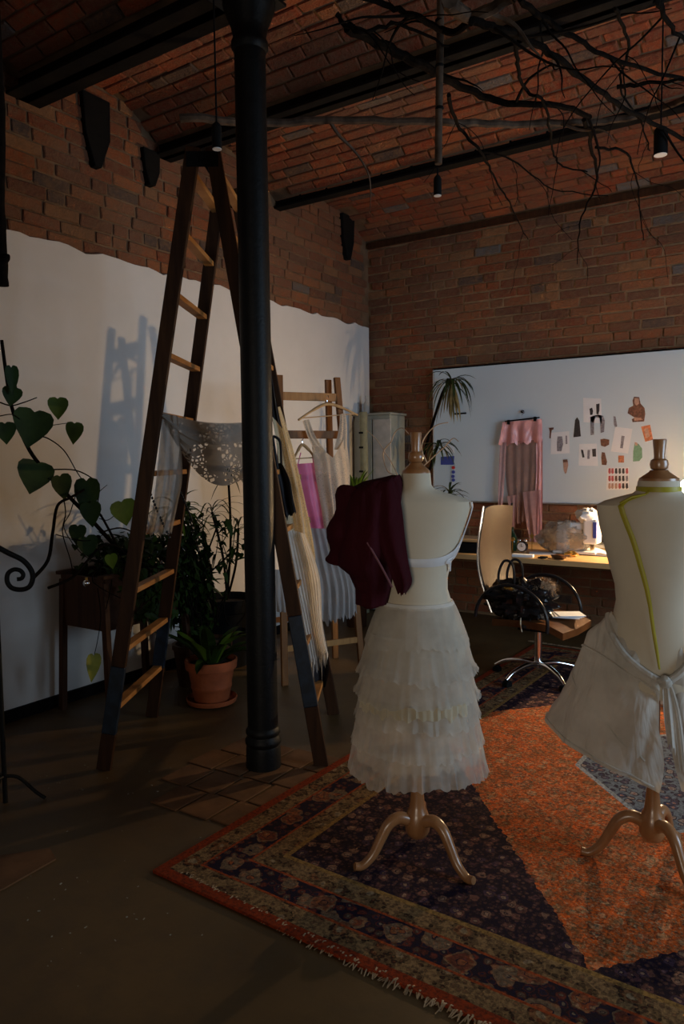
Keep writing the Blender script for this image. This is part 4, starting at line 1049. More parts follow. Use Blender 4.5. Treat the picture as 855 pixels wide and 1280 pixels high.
# alarm clock
a = ony(653, 687, 5.62); t = thing('alarm_clock', 'small white faced alarm clock on the work table behind the chair', 'clock', (a.x, a.y, DZ))
def disc_y(c, r, d, n=20): 
    m = MB(); m.rings([[Vector((c[0]+r*math.cos(2*PI*k/n), y, c[2]+r*math.sin(2*PI*k/n))) for k in range(n)] for y in (c[1]-d, c[1]+d)], True, True); return m
cz = DZ+.055
disc_y((a.x, a.y, cz), .042, .02).build('case', M['black_gloss'], t); disc_y((a.x, a.y-.021, cz), .034, .002).build('dial', M['white_plastic'], t)
MB().bar((a.x, a.y-.026, cz), (a.x, a.y-.026, cz+.024), .003, .002, up=(0, 1, 0)).build('hand', M['black'], t, smooth=False)
MB().bar((a.x, a.y-.026, cz), (a.x+.014, a.y-.026, cz+.004), .003, .002, up=(0, 1, 0)).build('hand', M['black'], t, smooth=False)
for s_ in (-1, 1):
    MB().blob((a.x+s_*.025, a.y, cz+.046), (.016, .014, .012), 10, 6).build('bell', M['chrome'], t)
    MB().tube([(a.x+s_*.02, a.y, cz-.034), (a.x+s_*.032, a.y, DZ)], .004, 6).build('foot', M['chrome'], t)
# ornaments
a = ony(640, 690, 5.75)
m = MB().lathe([(DZ, .035), (DZ+.02, .04), (DZ+.10, .045), (DZ+.13, .03), (DZ+.16, .014), (DZ+.19, .014), (DZ+.195, .018)], (a.x, a.y, 0), 18)
m.build('dark_bottle', M['green_glass'], loc=(a.x, a.y, DZ), label='dark glass bottle on the table left of the alarm clock', cat='bottle')
t = thing('gold_ornament', 'small gold ornament beside the dark bottle, near the chair back', 'ornament', (a.x+.07, a.y-.02, DZ))
MB().blob((a.x+.02, a.y-.07, DZ+.10), (.03, .015, .018), 10, 6, .4).build('wing', M['gold'], t); MB().tube([(a.x+.03, a.y-.07, DZ), (a.x+.03, a.y-.07, DZ+.10)], .004, 6).build('stem', M['gold'], t); MB().lathe([(DZ, .02), (DZ+.006, .018)], (a.x+.03, a.y-.07, 0), 12).build('base', M['gold'], t)
a = ony(665, 670, 5.75)
t = thing('gold_star', 'gold star ornament on a thin stem, right of the alarm clock', 'ornament', (a.x, a.y, DZ))
MB().poly([(a.x+(.028 if k % 2 == 0 else .012)*math.sin(k*PI/5), a.y, a.z+(.028 if k % 2 == 0 else .012)*math.cos(k*PI/5)) for k in range(10)], (0, -1, 0), .006).build('star', M['gold'], t, smooth=False)
MB().tube([(a.x, a.y, DZ), (a.x, a.y, a.z-.01)], .003, 6).build('stem', M['gold'], t)
a = onD(652, 697); MB().box((a.x, a.y+.03, DZ+.012), (.16, .05, .022), rz=.1).build('white_box', M['paper'], loc=(a.x, a.y+.03, DZ), smooth=False, bevel=.003, label='flat white box on the table edge right of the chair back', cat='box')
a = onD(678, 692); MB().box((a.x, a.y, DZ+.003), (.20, .14, .005), rz=.3).build('paper_sheet', M['paper'], loc=(a.x, a.y, DZ), smooth=False, label='white paper sheets on the table below the pink skirt', cat='paper')
a = onD(577, 690); t = thing('black_tray', 'black document tray with a light wooden lid at the left of the table', 'tray', (a.x-.05, a.y+.1, DZ))
MB().box((a.x-.05, a.y+.1, DZ+.04), (.40, .28, .08)).build('tray', M['black'], t, smooth=False, bevel=.004); MB().box((a.x-.05, a.y+.1, DZ+.1), (.42, .30, .018)).build('lid', M['pine'], t, smooth=False, bevel=.003)
for sx_ in (-1, 1):
    MB().box((a.x-.05+sx_*.19, a.y+.1, DZ+.085), (.012, .26, .012)).build('spacer', M['black'], t, smooth=False)

# vase of pale curly twigs
vx, vy = ony(505, 640, 5.75).x, 5.75
t = thing('twig_vase', 'pale curly twigs standing in a vase behind the left dress form', 'vase', (vx, vy, DZ))
MB().lathe([(DZ, .05), (DZ+.03, .07), (DZ+.14, .075), (DZ+.22, .045), (DZ+.26, .04), (DZ+.28, .05)], (vx, vy, 0), 24).build('vase', M['porcelain'], t)
for pts, r in (([(505, 640), (497, 600), (486, 588), (478, 566), (490, 552)], .009), ([(506, 640), (500, 600), (490, 578), (480, 564)], .007), ([(505, 640), (513, 600), (535, 578), (555, 560)], .008), ([(480, 565), (470, 550), (460, 538)], .005),
               ([(535, 578), (528, 560), (532, 545), (546, 532), (560, 528)], .007), ([(490, 552), (494, 540), (503, 535), (512, 542)], .006), ([(555, 560), (566, 548), (575, 552)], .005)):
    P = curve_pts([ony(x, y, vy) + Vector((0, R_.uniform(-.03, .03), 0)) for x, y in pts], 6)
    P = [p if p.z > DZ+.1 else Vector((vx, vy, DZ+.1)) for p in P]
    MB().tube(P, [lerp(r, r*.6, i/(len(P)-1)) for i in range(len(P))], 7).build('twig', M['pale_twig'], t)

# ================================================================ SWIVEL CHAIR
cc = Vector((-1.58, 4.79, 0)); fa = Vector((.99, -.11, 0)).normalized(); sa_ = Vector((-fa.y, fa.x, 0))  # facing, and away side
def CH(f, s_, z): return cc + fa*f + sa_*s_ + Vector((0, 0, z))
t = thing('swivel_chair', 'tan leather swivel chair with chrome base at the work table, black bag on it', 'chair', cc)
# backrest: curved slab
rows = []
for i in range(15):
    v = i/14; z = lerp(.50, 1.17, v); w = lerp(.215, .20, v) + .02*math.sin(v*PI); bx = -.25 - .10*v - .05*math.sin(v*PI*1.2)
    rr = []
    for j in range(13):
        u = lerp(-1, 1, j/12); rr.append(CH(bx-.035*(1-u*u)+.03, u*w, z-(0.012*u*u if i == 14 else 0)))
    bk = [p - fa*.022 for p in rr][::-1]
    rows.append(rr+bk)
MB().rings(rows, True, True).build('backrest', M['leather'], t)
for s_ in (-1, 1):
    P = []
    for i in range(12):
        v = i/11; z = lerp(.47, 1.175, v); w = lerp(.215, .20, v) + .02*math.sin(v*PI); bx = -.25 - .10*v - .05*math.sin(v*PI*1.2)
        P.append(CH(bx+.02, s_*(w+.006), z))
    MB().tube(P, .009, 8).build('back_frame', M['chrome'] if s_ < 0 else M['black_gloss'], t)
# seat
rows = []
for i in range(11):
    v = i/10; f = lerp(-.22, .27, v); zt_ = .43+.015*math.sin(v*PI)-.035*max(0, v-.8)*4
    rr = [CH(f, lerp(-.235, .235, j/8), zt_-.012*(1-abs(2*j/8-1))) for j in range(9)]
    rows.append(rr+[p-Vector((0, 0, .045)) for p in rr][::-1])
MB().rings(rows, True, True).build('seat', M['brown_leather'], t)
MB().box(CH(0, 0, .37), (.22, .2, .04)).build('seat_plate', M['black'], t, smooth=False, bevel=.005)
for s_, mt in ((-1, 'black_gloss'), (1, 'black_gloss')):
    P = [CH(-.07+.255*math.cos(a), s_*.27, .44+.235*math.sin(a)) for a in [PI*(1.0-k/20*1.06) for k in range(21)]]
    MB().tube(P, .0115, 10).build('armrest', M[mt], t)
    if s_ > 0:
        for f0 in (-.16, .02):
            MB().tube([CH(-.05, s_*.27, .42), CH(f0, s_*.27, .66)], .010, 8).build('arm_strut', M['black_gloss'], t)
    MB().tube([CH(.0, s_*.15, .38), CH(.02, s_*.27, .42)], .012, 8).build('arm_bracket', M['black_gloss'], t)
MB().lathe([(.09, .035), (.12, .035), (.12, .025), (.36, .025)], cc, 16).build('gas_lift', M['chrome'], t)
for k in range(5):
    a = math.radians(-112+72*k); d = Vector((math.cos(a), math.sin(a), 0))
    P = curve_pts([cc+d*.02+Vector((0, 0, .115)), cc+d*.12+Vector((0, 0, .12)), cc+d*.24+Vector((0, 0, .095)), cc+d*.31+Vector((0, 0, .055))], 5)
    lg = MB().tube(P, [.02, .02, .019, .019, .018, .018, .017, .017, .016, .016, .015, .015, .014, .014, .013, .013], 10).build('base_leg', M['chrome'], t)
    e = cc+d*.30; sd = Vector((-d.y, d.x, 0))
    m = MB()
    for s_ in (-1, 1):
        q = e+sd*s_*.012+Vector((0, 0, .026)); n = 14
        m.rings([[q+sd*o+d*(.026*math.cos(2*PI*i/n))+Vector((0, 0, .026*math.sin(2*PI*i/n))) for i in range(n)] for o in (-.008, .008)], True, True)
    m.build('caster', M['black'], lg)
# paper on the seat
q = CH(.16, .05, .446)
m = MB()
for k in range(4): m.box(q+Vector((.01*k, .005*k, .004+k*.0045)), (.20-.01*k, .15, .003), rz=.2+.12*k)
m.build('paper_pile', M['paper'], loc=q, smooth=False, label='white papers lying on the seat of the swivel chair', cat='paper')
# bag
bc = CH(-.06, -.12, .545)
t = thing('handbag', 'shiny black crumpled handbag sitting on the swivel chair', 'bag', bc)
MB().blob(bc+Vector((-.02, 0, .015)), (.215, .14, .13), 60, 36, .42, 4.2, 0.85).build('body', plain('patent black leather', (.012, .010, .010), .22, bump=.9, bscale=26), t, smooth=True)
for s_, o in ((-1, 0), (1, .03)):
    P = [bc+Vector((-.14+o, s_*.04, .06)), bc+Vector((-.15+o, s_*.04, .18)), bc+Vector((-.11+o, s_*.04, .27)), bc+Vector((-.05+o, s_*.04, .24)), bc+Vector((-.04+o, s_*.04, .08))]
    MB().tube(curve_pts(P, 7), .009, 8).build('handle', M['black_gloss'], t)
m = MB(); fc = bc+Vector((.13, .02, .11))
for k in range(900):
    d = Vector((R_.gauss(0, 1), R_.gauss(0, 1), R_.gauss(0.3, 1))).normalized()
    b0 = fc+Vector((d.x*.085, d.y*.07, d.z*.045)); e = b0+d*.03+Vector((R_.uniform(-.012, .012), R_.uniform(-.01, .01), -.01)); sv = d.cross(Vector((.3, .2, .9))).normalized()*.0022
    m.add([b0-sv, b0+sv, e], [(0, 1, 2)])
m.blob(fc, (.085, .07, .045), 14, 8, .2).build('fur_trim', M['fur'], t, smooth=False)
MB().blob(bc+Vector((-.045, -.115, .105)), (.035, .025, .02), 12, 8, .3).build('clasp', M['gold'], t)
MB().tube(curve_pts([bc+Vector((.03, -.11, -.08)), bc+Vector((.035, -.13, -.12)), bc+Vector((.045, -.13, -.17))], 4), .004, 6).build('tassel', M['cream_paper'], t)

# ================================================================ WHITEBOARD AND PINNED THINGS
BX0, BX1, BZ0, BZ1, BY = -3.19, 0.45, 1.085, 2.352, 6.50
t = thing('whiteboard', 'large white magnetic board on the brick wall above the work table', 'board', ((BX0+BX1)/2, BY, BZ0))
MB().box(((BX0+BX1)/2, BY+.008, (BZ0+BZ1)/2), (BX1-BX0, .024, BZ1-BZ0)).build('panel', M['board'], t, smooth=False)
for z in (BZ0, BZ1): MB().box(((BX0+BX1)/2, BY+.004, z), (BX1-BX0+.02, .034, .014)).build('frame_strip', M['beam'] if z == BZ1 else M['alu'], t, smooth=False, bevel=.002)
for x in (BX0, BX1): MB().box((x, BY+.004, (BZ0+BZ1)/2), (.012, .034, BZ1-BZ0)).build('frame_strip', M['alu'], t, smooth=False, bevel=.002)
BF = BY-.0045
def onB(px, py): return ony(px, py, BF)
def card(name, pts, mat, label, cat, parts=(), group=None, th=.0015, smooth=False):
    P = [onB(*p) for p in pts]; c = sum(P, Vector())/len(P)
    if not parts:
        return MB().poly(P, (0, -1, 0), th).build(name, mat, loc=c, smooth=False, label=label, cat=cat, group=group)
    t = thing(name, label, cat, c, group)
    MB().poly(P, (0, -1, 0), th).build('sheet', mat, t, smooth=False)
    for k, (nm, pp, mt) in enumerate(parts):
        MB().poly([onB(*p)+Vector((0, -th-.0002*k, 0)) for p in pp], (0, -1, 0), .0008).build(nm, M[mt], t, smooth=False)
    return t
def rot_rect(x0, y0, x1, y1, sk=0): return [(x0, y0), (x1, y0+sk), (x1-sk*.3, y1+sk), (x0-sk*.3, y1)]
def zz7(x, y): return (670+x*160/855, 480+y*160/855)
def Z(*p): return [zz7(*q) for q in p]
card('tall_sketch_sheet', Z((315, 92), (435, 98), (440, 262), (318, 255)), M['paper'], 'tall white sheet at the top middle of the board, with two slim figures', 'paper', [
    ('figure_print', Z((358, 165), (375, 158), (382, 180), (378, 205), (362, 208)), 'dark_print'), ('figure_print', Z((402, 135), (425, 130), (424, 178), (416, 205), (404, 200)), 'dark_print')])
card('trouser_cutout', Z((362, 220), (395, 208), (420, 205), (448, 212), (460, 245), (455, 320), (432, 328), (430, 270), (425, 228), (398, 222), (388, 260), (388, 338), (365, 342)), M['grey_print'], 'grey cutout of long trouser legs below the tall sheet on the board', 'cutout')
card('robed_cutout', Z((275, 222), (290, 245), (300, 350), (250, 356), (258, 280), (262, 240)), M['dark_print'], 'narrow black robed figure cutout left of the tall sheet', 'cutout')
card('standing_cutout', Z((518, 215), (532, 218), (542, 280), (532, 298), (520, 270)), M['grey_print'], 'small slim grey figure cutout right of the tall sheet', 'cutout')
card('portrait_cutout', Z((655, 85), (690, 88), (698, 130), (725, 160), (730, 200), (722, 250), (645, 255), (640, 235), (660, 225), (612, 195), (620, 160), (650, 145), (645, 110)), M['brown_print'], 'large cutout of a bearded person in a brown robe at the board top right', 'cutout', [
    ('face_print', Z((658, 95), (688, 95), (688, 130), (672, 145), (658, 130)), 'skin_print'), ('hands_print', Z((655, 222), (700, 226), (715, 240), (655, 245)), 'skin_print')])
card('portrait_photo', Z((702, 285), (762, 272), (782, 372), (730, 386)), M['orange_print'], 'tilted orange portrait photo below the brown robed cutout', 'photo', [('figure_print', Z((722, 300), (748, 295), (760, 350), (735, 362)), 'skin_print')])
card('sketch_sheet', Z((100, 325), (222, 315), (225, 462), (98, 470)), M['paper'], 'white sketch sheet nearest the pink skirt', 'paper', [('figure_print', Z((145, 350), (175, 350), (182, 400), (170, 450), (140, 448), (140, 390)), 'grey_print'), ('figure_print', Z((198, 345), (208, 345), (210, 400), (198, 402)), 'grey_print')])
card('sketch_sheet', Z((288, 400), (405, 398), (415, 548), (285, 545)), M['paper'], 'white sketch sheet with two dark figures, lower middle of the board', 'paper', [('figure_print', Z((300, 438), (315, 440), (325, 490), (310, 492)), 'dark_print'), ('figure_print', Z((375, 435), (400, 432), (402, 485), (378, 485)), 'dark_print'), ('figure_print', Z((345, 440), (362, 440), (358, 500), (342, 500)), 'grey_print')])
card('sketch_sheet', Z((530, 285), (645, 300), (615, 465), (500, 450)), M['paper'], 'tilted white sketch sheet left of the green robed cutout', 'paper', [('figure_print', Z((572, 345), (592, 348), (580, 430), (562, 428)), 'grey_print')])
card('curly_cutout', Z((430, 370), (455, 365), (490, 372), (488, 405), (460, 420), (435, 412)), M['brown_print'], 'small round brown cutout under the trouser cutout', 'cutout')
card('green_robe_cutout', Z((660, 390), (685, 400), (708, 430), (710, 490), (690, 515), (648, 518), (650, 450)), M['green_print'], 'green robed figure cutout left of the right dress form neck', 'cutout', [('face_print', Z((658, 388), (676, 392), (680, 410), (664, 412)), 'skin_print')])
card('brown_figure_cutout', Z((440, 455), (460, 458), (475, 520), (470, 542), (440, 540), (436, 490)), M['brown_print'], 'brown standing figure cutout beside the sheet with two dark figures', 'cutout')
card('orange_square', Z((550, 478), (588, 478), (588, 525), (550, 525)), M['orange_print'], 'small square orange print below the tilted sketch sheet', 'photo')
card('face_cutout', Z((180, 508), (210, 505), (216, 540), (205, 590), (196, 602), (186, 580)), M['skin_print'], 'small pale face cutout at the lower left of the paper cluster', 'cutout', [('hair_print', Z((180, 505), (210, 503), (214, 522), (182, 524)), 'brown_print')])
card('profile_cutout', Z((85, 292), (118, 290), (118, 302), (105, 310), (98, 365), (90, 362), (92, 315)), M['brown_print'], 'tiny hatted figure cutout next to the pink skirt', 'cutout')
t = card('figure_chart', Z((478, 560), (622, 556), (618, 705), (470, 708)), M['paper'], 'white chart with three rows of tiny red and dark figures', 'chart', [('figure_print', Z((x-7, y-18), (x+6, y-20), (x+9, y+12), (x-2, y+20), (x-9, y+8)), mt) for y, ms in ((582, ('red_print', 'red_print', 'dark_print', 'dark_print', 'dark_print', 'red_print')), (632, ('red_print', 'red_print', 'brown_print', 'dark_print', 'dark_print', 'grey_print')), (682, ('skin_print', 'skin_print', 'skin_print', 'red_print', 'dark_print', 'dark_print'))) for x, mt in zip((492, 512, 536, 560, 584, 608), ms)])
card('marker_note', [(553, 557), (568, 557), (568, 566), (553, 566)], M['paper'], 'small white note at the left of the board above the blue card', 'paper')
card('blue_card', [(551, 571), (568, 570), (567, 581), (551, 581)], M['blue'], 'dark blue card at the left of the board, by the spiky plant', 'card')
for k, (x, y, mt, lb) in enumerate(((567, 584.5, 'red', 'red round magnet, topmost of the column below the blue card'), (567, 590, 'blue', 'dark magnet just below the red one'), (566.5, 595.5, 'blue', 'dark magnet third in the column below the blue card'), (567, 600, 'blue', 'dark magnet lowest in the column below the blue card'))):
    p = onB(x, y); disc_y((p.x, BF-.005, p.z), .016, .005, 14).build('magnet', M[mt], loc=(p.x, BF, p.z), label=lb, cat='magnet', group='magnets on the board')
p = onB(576, 517); MB().tube([onB(569, 517.5)+Vector((0, -.009, 0)), onB(583, 516.5)+Vector((0, -.009, 0))], .008, 8).build('board_marker', M['black'], loc=p, label='black marker stuck flat on the board, right of the dracaena crown', cat='marker')
# pins for the sheets
for x, y in ((375, 96), (160, 322), (345, 402), (590, 295)):
    q = onB(*zz7(x, y)); 
# pink skirt on a clip hanger
t = thing('clip_hanger', 'dark clip hanger on the board holding the pink skirt', 'hanger', onB(653, 520))
hb = Vector((0, -.035, 0))
MB().tube([onB(633, 527)+hb, onB(676, 522)+hb], .006, 8).build('bar', M['black'], t); MB().tube(curve_pts([onB(654, 524)+hb, onB(654, 519)+hb, onB(657, 516)+hb, onB(653, 514)+hb*.6], 5), .003, 6).build('hook', M['chrome'], t)
disc_y(tuple(onB(653.5, 514.5)+Vector((0, -.008, 0))), .014, .008, 12).build('magnet_hook', M['black'], t)
for x, y in ((638, 527), (671, 523)):
    MB().box(onB(x, y+1)+hb*1.3, (.022, .03, .04)).build('clip', M['black'], t, smooth=False, bevel=.003)
t = thing('pink_skirt', 'rose satin and tulle garment hanging on the board from the clip hanger', 'skirt', onB(655, 600))
def SB(L, R, off, **kw):
    hh = Vector((0, -off, 0)); return sheet([onB(*p)+hh for p in L], [onB(*p)+hh for p in R], nrm=(0, -1, 0), **kw)
SB([(631, 528), (629, 540), (626, 556)], [(679, 524), (680, 540), (680, 553)], .045, n=34, m=8, amp=.022, freq=3.2, seed=2, ragged=.05).build('satin_yoke', M['rose_satin'], t)
SB([(634, 552), (633, 590), (637, 630), (640, 655)], [(672, 550), (672, 590), (668, 630), (664, 650)], .03, n=30, m=8, amp=.016, freq=4, seed=5, ragged=.08).build('tulle_panel', M['brown_tulle'], t)
SB([(627, 553), (626, 580), (625, 610), (625, 637)], [(635, 553), (633, 590), (631, 620), (629, 636)], .04, n=10, m=6, amp=.01, freq=1.5, seed=1).build('side_ribbon', M['rose_tulle'], t)
SB([(672, 548), (672, 590), (670, 640), (668, 680)], [(680, 548), (680, 590), (680, 630), (679, 668)], .04, n=12, m=8, amp=.012, freq=1.5, seed=3).build('side_ribbon', M['rose_satin'], t)
SB([(636, 620), (640, 640), (641, 655)], [(650, 618), (648, 640), (646, 660)], .05, n=10, m=6, amp=.012, freq=2, seed=8).build('leg_end', M['rose_tulle'], t)
SB([(656, 615), (660, 650), (667, 686)], [(678, 612), (680, 650), (679, 682)], .05, n=12, m=6, amp=.014, freq=2, seed=9).build('leg_end', M['rose_tulle'], t)

# ================================================================ PLANTS
def leaf_heart(m, base, d, up, L, W, k=0, cup=.12):
    """heart-shaped leaf hanging from base along d"""
    d = Vector(d).normalized(); s_ = d.cross(Vector(up)).normalized(); nn = s_.cross(d)
    prof = [(-.10, .22), (-.06, .40), (.08, .50), (.28, .50), (.50, .40), (.72, .24), (.88, .10), (1.0, 0.0)]
    cen = [base + d*(L*max(0, q[0])) - nn*(cup*L*math.sin(max(0, q[0])*PI*.6)*.3) for q in prof]
    vs = []; 
    for (a, w), c in zip(prof, cen):
        for sg in (-1, -.5, 0, .5, 1):
            vs.append(base + d*(L*(a if abs(sg) > .4 else max(a, -.02))) + s_*(W*w*sg) + nn*(cup*L*(abs(sg)**1.5)*w - cup*L*.9*a*a))
    fs = [(i*5+j, i*5+j+1, (i+1)*5+j+1, (i+1)*5+j) for i in range(len(prof)-1) for j in range(4)]
    m.add(vs, fs, k)
ymax = None
def blade(m, base, d, L, W, droop=.5, k=0, n=7):
    """long narrow arching leaf with a folded keel"""
    d = Vector(d).normalized(); p = Vector(base); vs = []; st = L/n; dd = d.copy()
    for i in range(n+1):
        v = i/n; w = W*(math.sin(PI*min(1, v*.85+.13))**.7)*(1 if v < .95 else .2)*.5
        s_ = dd.cross(Vector((0, 0, 1)))
        if s_.length < .05: s_ = Vector((1, 0, 0))
        s_.normalize(); nn = s_.cross(dd).normalized()
        vs += [p - s_*w + nn*w*.4, p.copy(), p + s_*w + nn*w*.4]
        p = p + dd*st; dd = (dd + Vector((0, 0, -droop*st/L*1.6))).normalized()
    fs = []
    for i in range(n):
        for j in range(2): fs.append((i*3+j, i*3+j+1, (i+1)*3+j+1, (i+1)*3+j))
    if ymax is not None: vs = [Vector((q.x, min(q.y, ymax+.004*noise.noise(q*30)), q.z)) for q in vs]
    m.add(vs, fs, k)
def crown(parent, c, n, L, W, droop, mat, spread=1.0, up=.35, seed=0, name='leaf'):
    r = random.Random(seed)
    for i in range(n):
        a = 2*PI*i/n*2.4 + r.uniform(-.3, .3); e = r.uniform(-.35, 1.0)*up*2
        m = MB(); blade(m, Vector(c)+Vector((0, 0, r.uniform(-.03, .03))), (math.cos(a)*spread, math.sin(a)*spread, e), L*r.uniform(.7, 1.1), W*r.uniform(.8, 1.2), droop*r.uniform(.6, 1.4))
        mt = mat if r.random() > .12 else M['leaf_dry']
        m.build(name, mt, parent)

def PX(px, py, x=-3.50): return onx(px, py, x)
# planter on legs with the climbing plant
pc = Vector((-3.60, 3.00, 0)); 
t = thing('plant_stand', 'dark wooden plant trough on splayed legs by the left wall', 'plant stand', pc)
ya, yb, xa, xb, z0, z1 = 2.76, 3.36, -3.84, -3.46, .52, .83
for nm, c, s_ in (('side_panel', (xa, 3.06, .675), (.022, .60, .31)), ('side_panel', (xb, 3.06, .675), (.022, .60, .31)), ('end_panel', (-3.65, ya, .675), (.38, .022, .31)), ('end_panel', (-3.65, yb, .675), (.38, .022, .31)), ('bottom', (-3.65, 3.06, .53), (.36, .58, .02))):
    MB().box(c, s_).build(nm, M['planter'], t, smooth=False, bevel=.003)
MB().bar((xb+.012, ya-.03, .838), (xb+.012, yb+.03, .838), .05, .02).build('rim', M['planter'], t, smooth=False, bevel=.003); MB().bar((xa, ya-.03, .838), (xa, yb+.03, .838), .04, .02).build('rim', M['planter'], t, smooth=False)
for sx_, sy_ in ((xa+.01, ya), (xa+.01, yb), (xb, ya), (xb, yb)):
    o_ = .06 if sx_ > -3.6 else -.01
    MB().bar((sx_, sy_, .80), (sx_+o_, sy_+(.03 if sy_ > 3 else -.03), .0), .035, .04, up=(1, 0, 0)).build('leg', M['planter'], t, smooth=False, bevel=.003)
m = MB(); m.blob((-3.65, 3.06, .76), (.17, .28, .05), 20, 8, .3, 4); m.build('soil', M['soil'], t)
t = thing('glass_ball', 'small shiny glass ball lying in the plant trough', 'ornament', onx(108, 728, -3.46)); p = onx(108, 729, -3.46); MB().blob(p, (.020, .020, .020), 14, 10).build('ball', M['chrome'], t); MB().lathe([(.0, .006), (.018, .008)], p+Vector((0, 0, .014)), 8).build('cap', M['gold'], t)

t = thing('climbing_plant', 'climbing plant with big heart shaped leaves rising from the wooden trough', 'plant', (-3.6, 2.95, .78))
stemsets = [([(165, 715), (150, 690), (128, 665), (105, 640), (78, 612), (45, 575), (28, 545), (15, 510), (8, 470), (2, 425)], .013, -3.48),
            ([(150, 690), (135, 660), (122, 640), (100, 628)], .008, -3.44), ([(42, 722), (60, 700), (66, 665), (72, 632), (88, 622), (105, 612)], .010, -3.36),
            ([(60, 735), (90, 722), (110, 700), (128, 682), (146, 683), (160, 695)], .008, -3.38), ([(60, 598), (75, 610), (82, 640), (78, 665), (88, 700), (92, 722)], .004, -3.42),
            ([(45, 545), (60, 548), (80, 563), (95, 588), (103, 600)], .004, -3.46), ([(65, 587), (95, 588), (118, 600), (124, 612), (122, 635), (128, 645)], .004, -3.45), ([(62, 532), (90, 528)], .0025, -3.45),
            ([(0, 503), (14, 507), (30, 503), (46, 497)], .004, -3.42), ([(0, 520), (15, 518), (25, 524)], .003, -3.42), ([(124, 648), (135, 650), (148, 640)], .003, -3.44), ([(120, 618), (134, 606)], .0025, -3.44),
            ([(100, 600), (88, 640), (80, 660), (100, 690), (125, 706)], .003, -3.40), ([(70, 668), (85, 672), (110, 676), (130, 668)], .003, -3.40), ([(128, 665), (150, 660), (168, 668), (175, 690)], .005, -3.44), ([(8, 470), (18, 480), (22, 500)], .01, -3.47), ([(122, 735), (126, 770), (122, 800), (118, 818)], .003, -3.40)]
for pts, r, x in stemsets:
    P = curve_pts([PX(a, b, x+R_.uniform(-.02, .02)) for a, b in pts], 5)
    MB().tube(P, [lerp(r, r*.65, i/(len(P)-1)) for i in range(len(P))], 7).build('stem', M['bark'], t)
# (pixel centre, length px, width px, lean, material)
for (px, py, L, W, lean, mt) in ((43, 516, 44, 44, -.35, 'leaf'), (72, 499, 26, 24, .1, 'leaf_light'), (93, 530, 26, 22, -.05, 'leaf_light'), (46, 580, 38, 44, -.4, 'leaf'), (108, 602, 46, 30, .1, 'leaf'), (112, 630, 30, 24, .3, 'leaf'),
                            (97, 658, 24, 20, -.1, 'leaf'), (108, 672, 26, 24, .35, 'leaf'), (152, 628, 30, 30, .5, 'leaf_light'), (14, 460, 34, 16, .15, 'leaf'), (6, 530, 26, 24, .2, 'leaf'), (138, 694, 18, 14, .4, 'leaf_light'), (16, 486, 22, 22, -.3, 'leaf'),
                            (117, 820, 34, 18, -.1, 'leaf_yellow'), (75, 596, 30, 24, .5, 'leaf')):
    x = -3.40 + R_.uniform(-.03, .03)
    b0 = PX(px, py, x); b1 = PX(px+lean*L*.5, py+L, x); sc = (b1-b0).length
    m = MB(); leaf_heart(m, b0, b1-b0, (1, -.35 + R_.uniform(-.2, .2), .0), sc, sc*W/L*1.05, 0, .10); m.build('leaf', M[mt], t)
# dense low foliage in the trough
t = thing('trough_foliage', 'dense dark small leaved foliage filling the wooden trough', 'plant', (-3.6, 3.0, .78)); r = random.Random(3); m = MB()
for k in range(420):
    c = Vector((r.uniform(-3.80, -3.36), r.uniform(2.80, 3.42), r.uniform(.55, 1.05)))
    if c.x < -3.44 and c.z < .84: c.z = r.uniform(.85, 1.05)
    d = Vector((r.uniform(-.4, 1), r.uniform(-1, 1), r.uniform(-1, .5)))
    leaf_heart(m, c, d, (r.uniform(-.3, .3), r.uniform(-.3, .3), 1), r.uniform(.04, .08), r.uniform(.03, .05))
for k in range(120):
    c = Vector((r.uniform(-3.43, -3.36), r.uniform(2.88, 3.40), r.uniform(.55, .86)))
    leaf_heart(m, c, (r.uniform(0, .6), r.uniform(-.8, .8), r.uniform(-1, -.2)), (1, r.uniform(-.3, .3), .3), r.uniform(.04, .08), r.uniform(.03, .05))
m.build('leaves', M['leaf'], t, kind='stuff')
sh = thing('leafy_shrub', 'dark leafy shrub mass growing behind the tall ladder and the terracotta pot', 'plant', (-3.55, 3.52, 0)); m = MB(); r = random.Random(12)
MB().lathe([(0.0, .10), (.24, .13), (.25, .14), (.28, .14), (.28, .12), (.24, .11), (.24, .01)], (-3.52, 3.52, 0), 20, cap=False).build('pot', M['planter'], sh)
for k in range(9):
    P = [Vector((-3.52, 3.52, .24)), Vector((-3.52+r.uniform(-.1, .1), 3.52+r.uniform(-.12, .12), .6)), Vector((-3.50+r.uniform(-.2, .2), 3.52+r.uniform(-.26, .3), r.uniform(.8, 1.25)))]
    Q = curve_pts(P, 6); MB().tube(Q, .006, 6).build('stem', M['bark'], sh)
    for q in Q[3:]:
        for s_ in range(7):
            leaf_heart(m, q+Vector((r.uniform(-.06, .06), r.uniform(-.06, .06), r.uniform(-.05, .05))), (r.uniform(-.6, 1), r.uniform(-1, 1), r.uniform(-1, .4)), (r.uniform(-.3, .3), r.uniform(-.3, .3), 1), r.uniform(.05, .10), r.uniform(.03, .05))
m.build('leaves', M['leaf'], sh, kind='stuff')
for k in range(10):
    a = Vector((r.uniform(-3.7, -3.45), r.uniform(2.75, 3.3), .78)); MB().tube(curve_pts([a, a+Vector((.1, r.uniform(-.1, .1), .12)), a+Vector((.22, r.uniform(-.2, .2), .05)), a+Vector((.26, r.uniform(-.2, .2), -.12))], 4), .003, 5).build('stem', M['bark'], t)

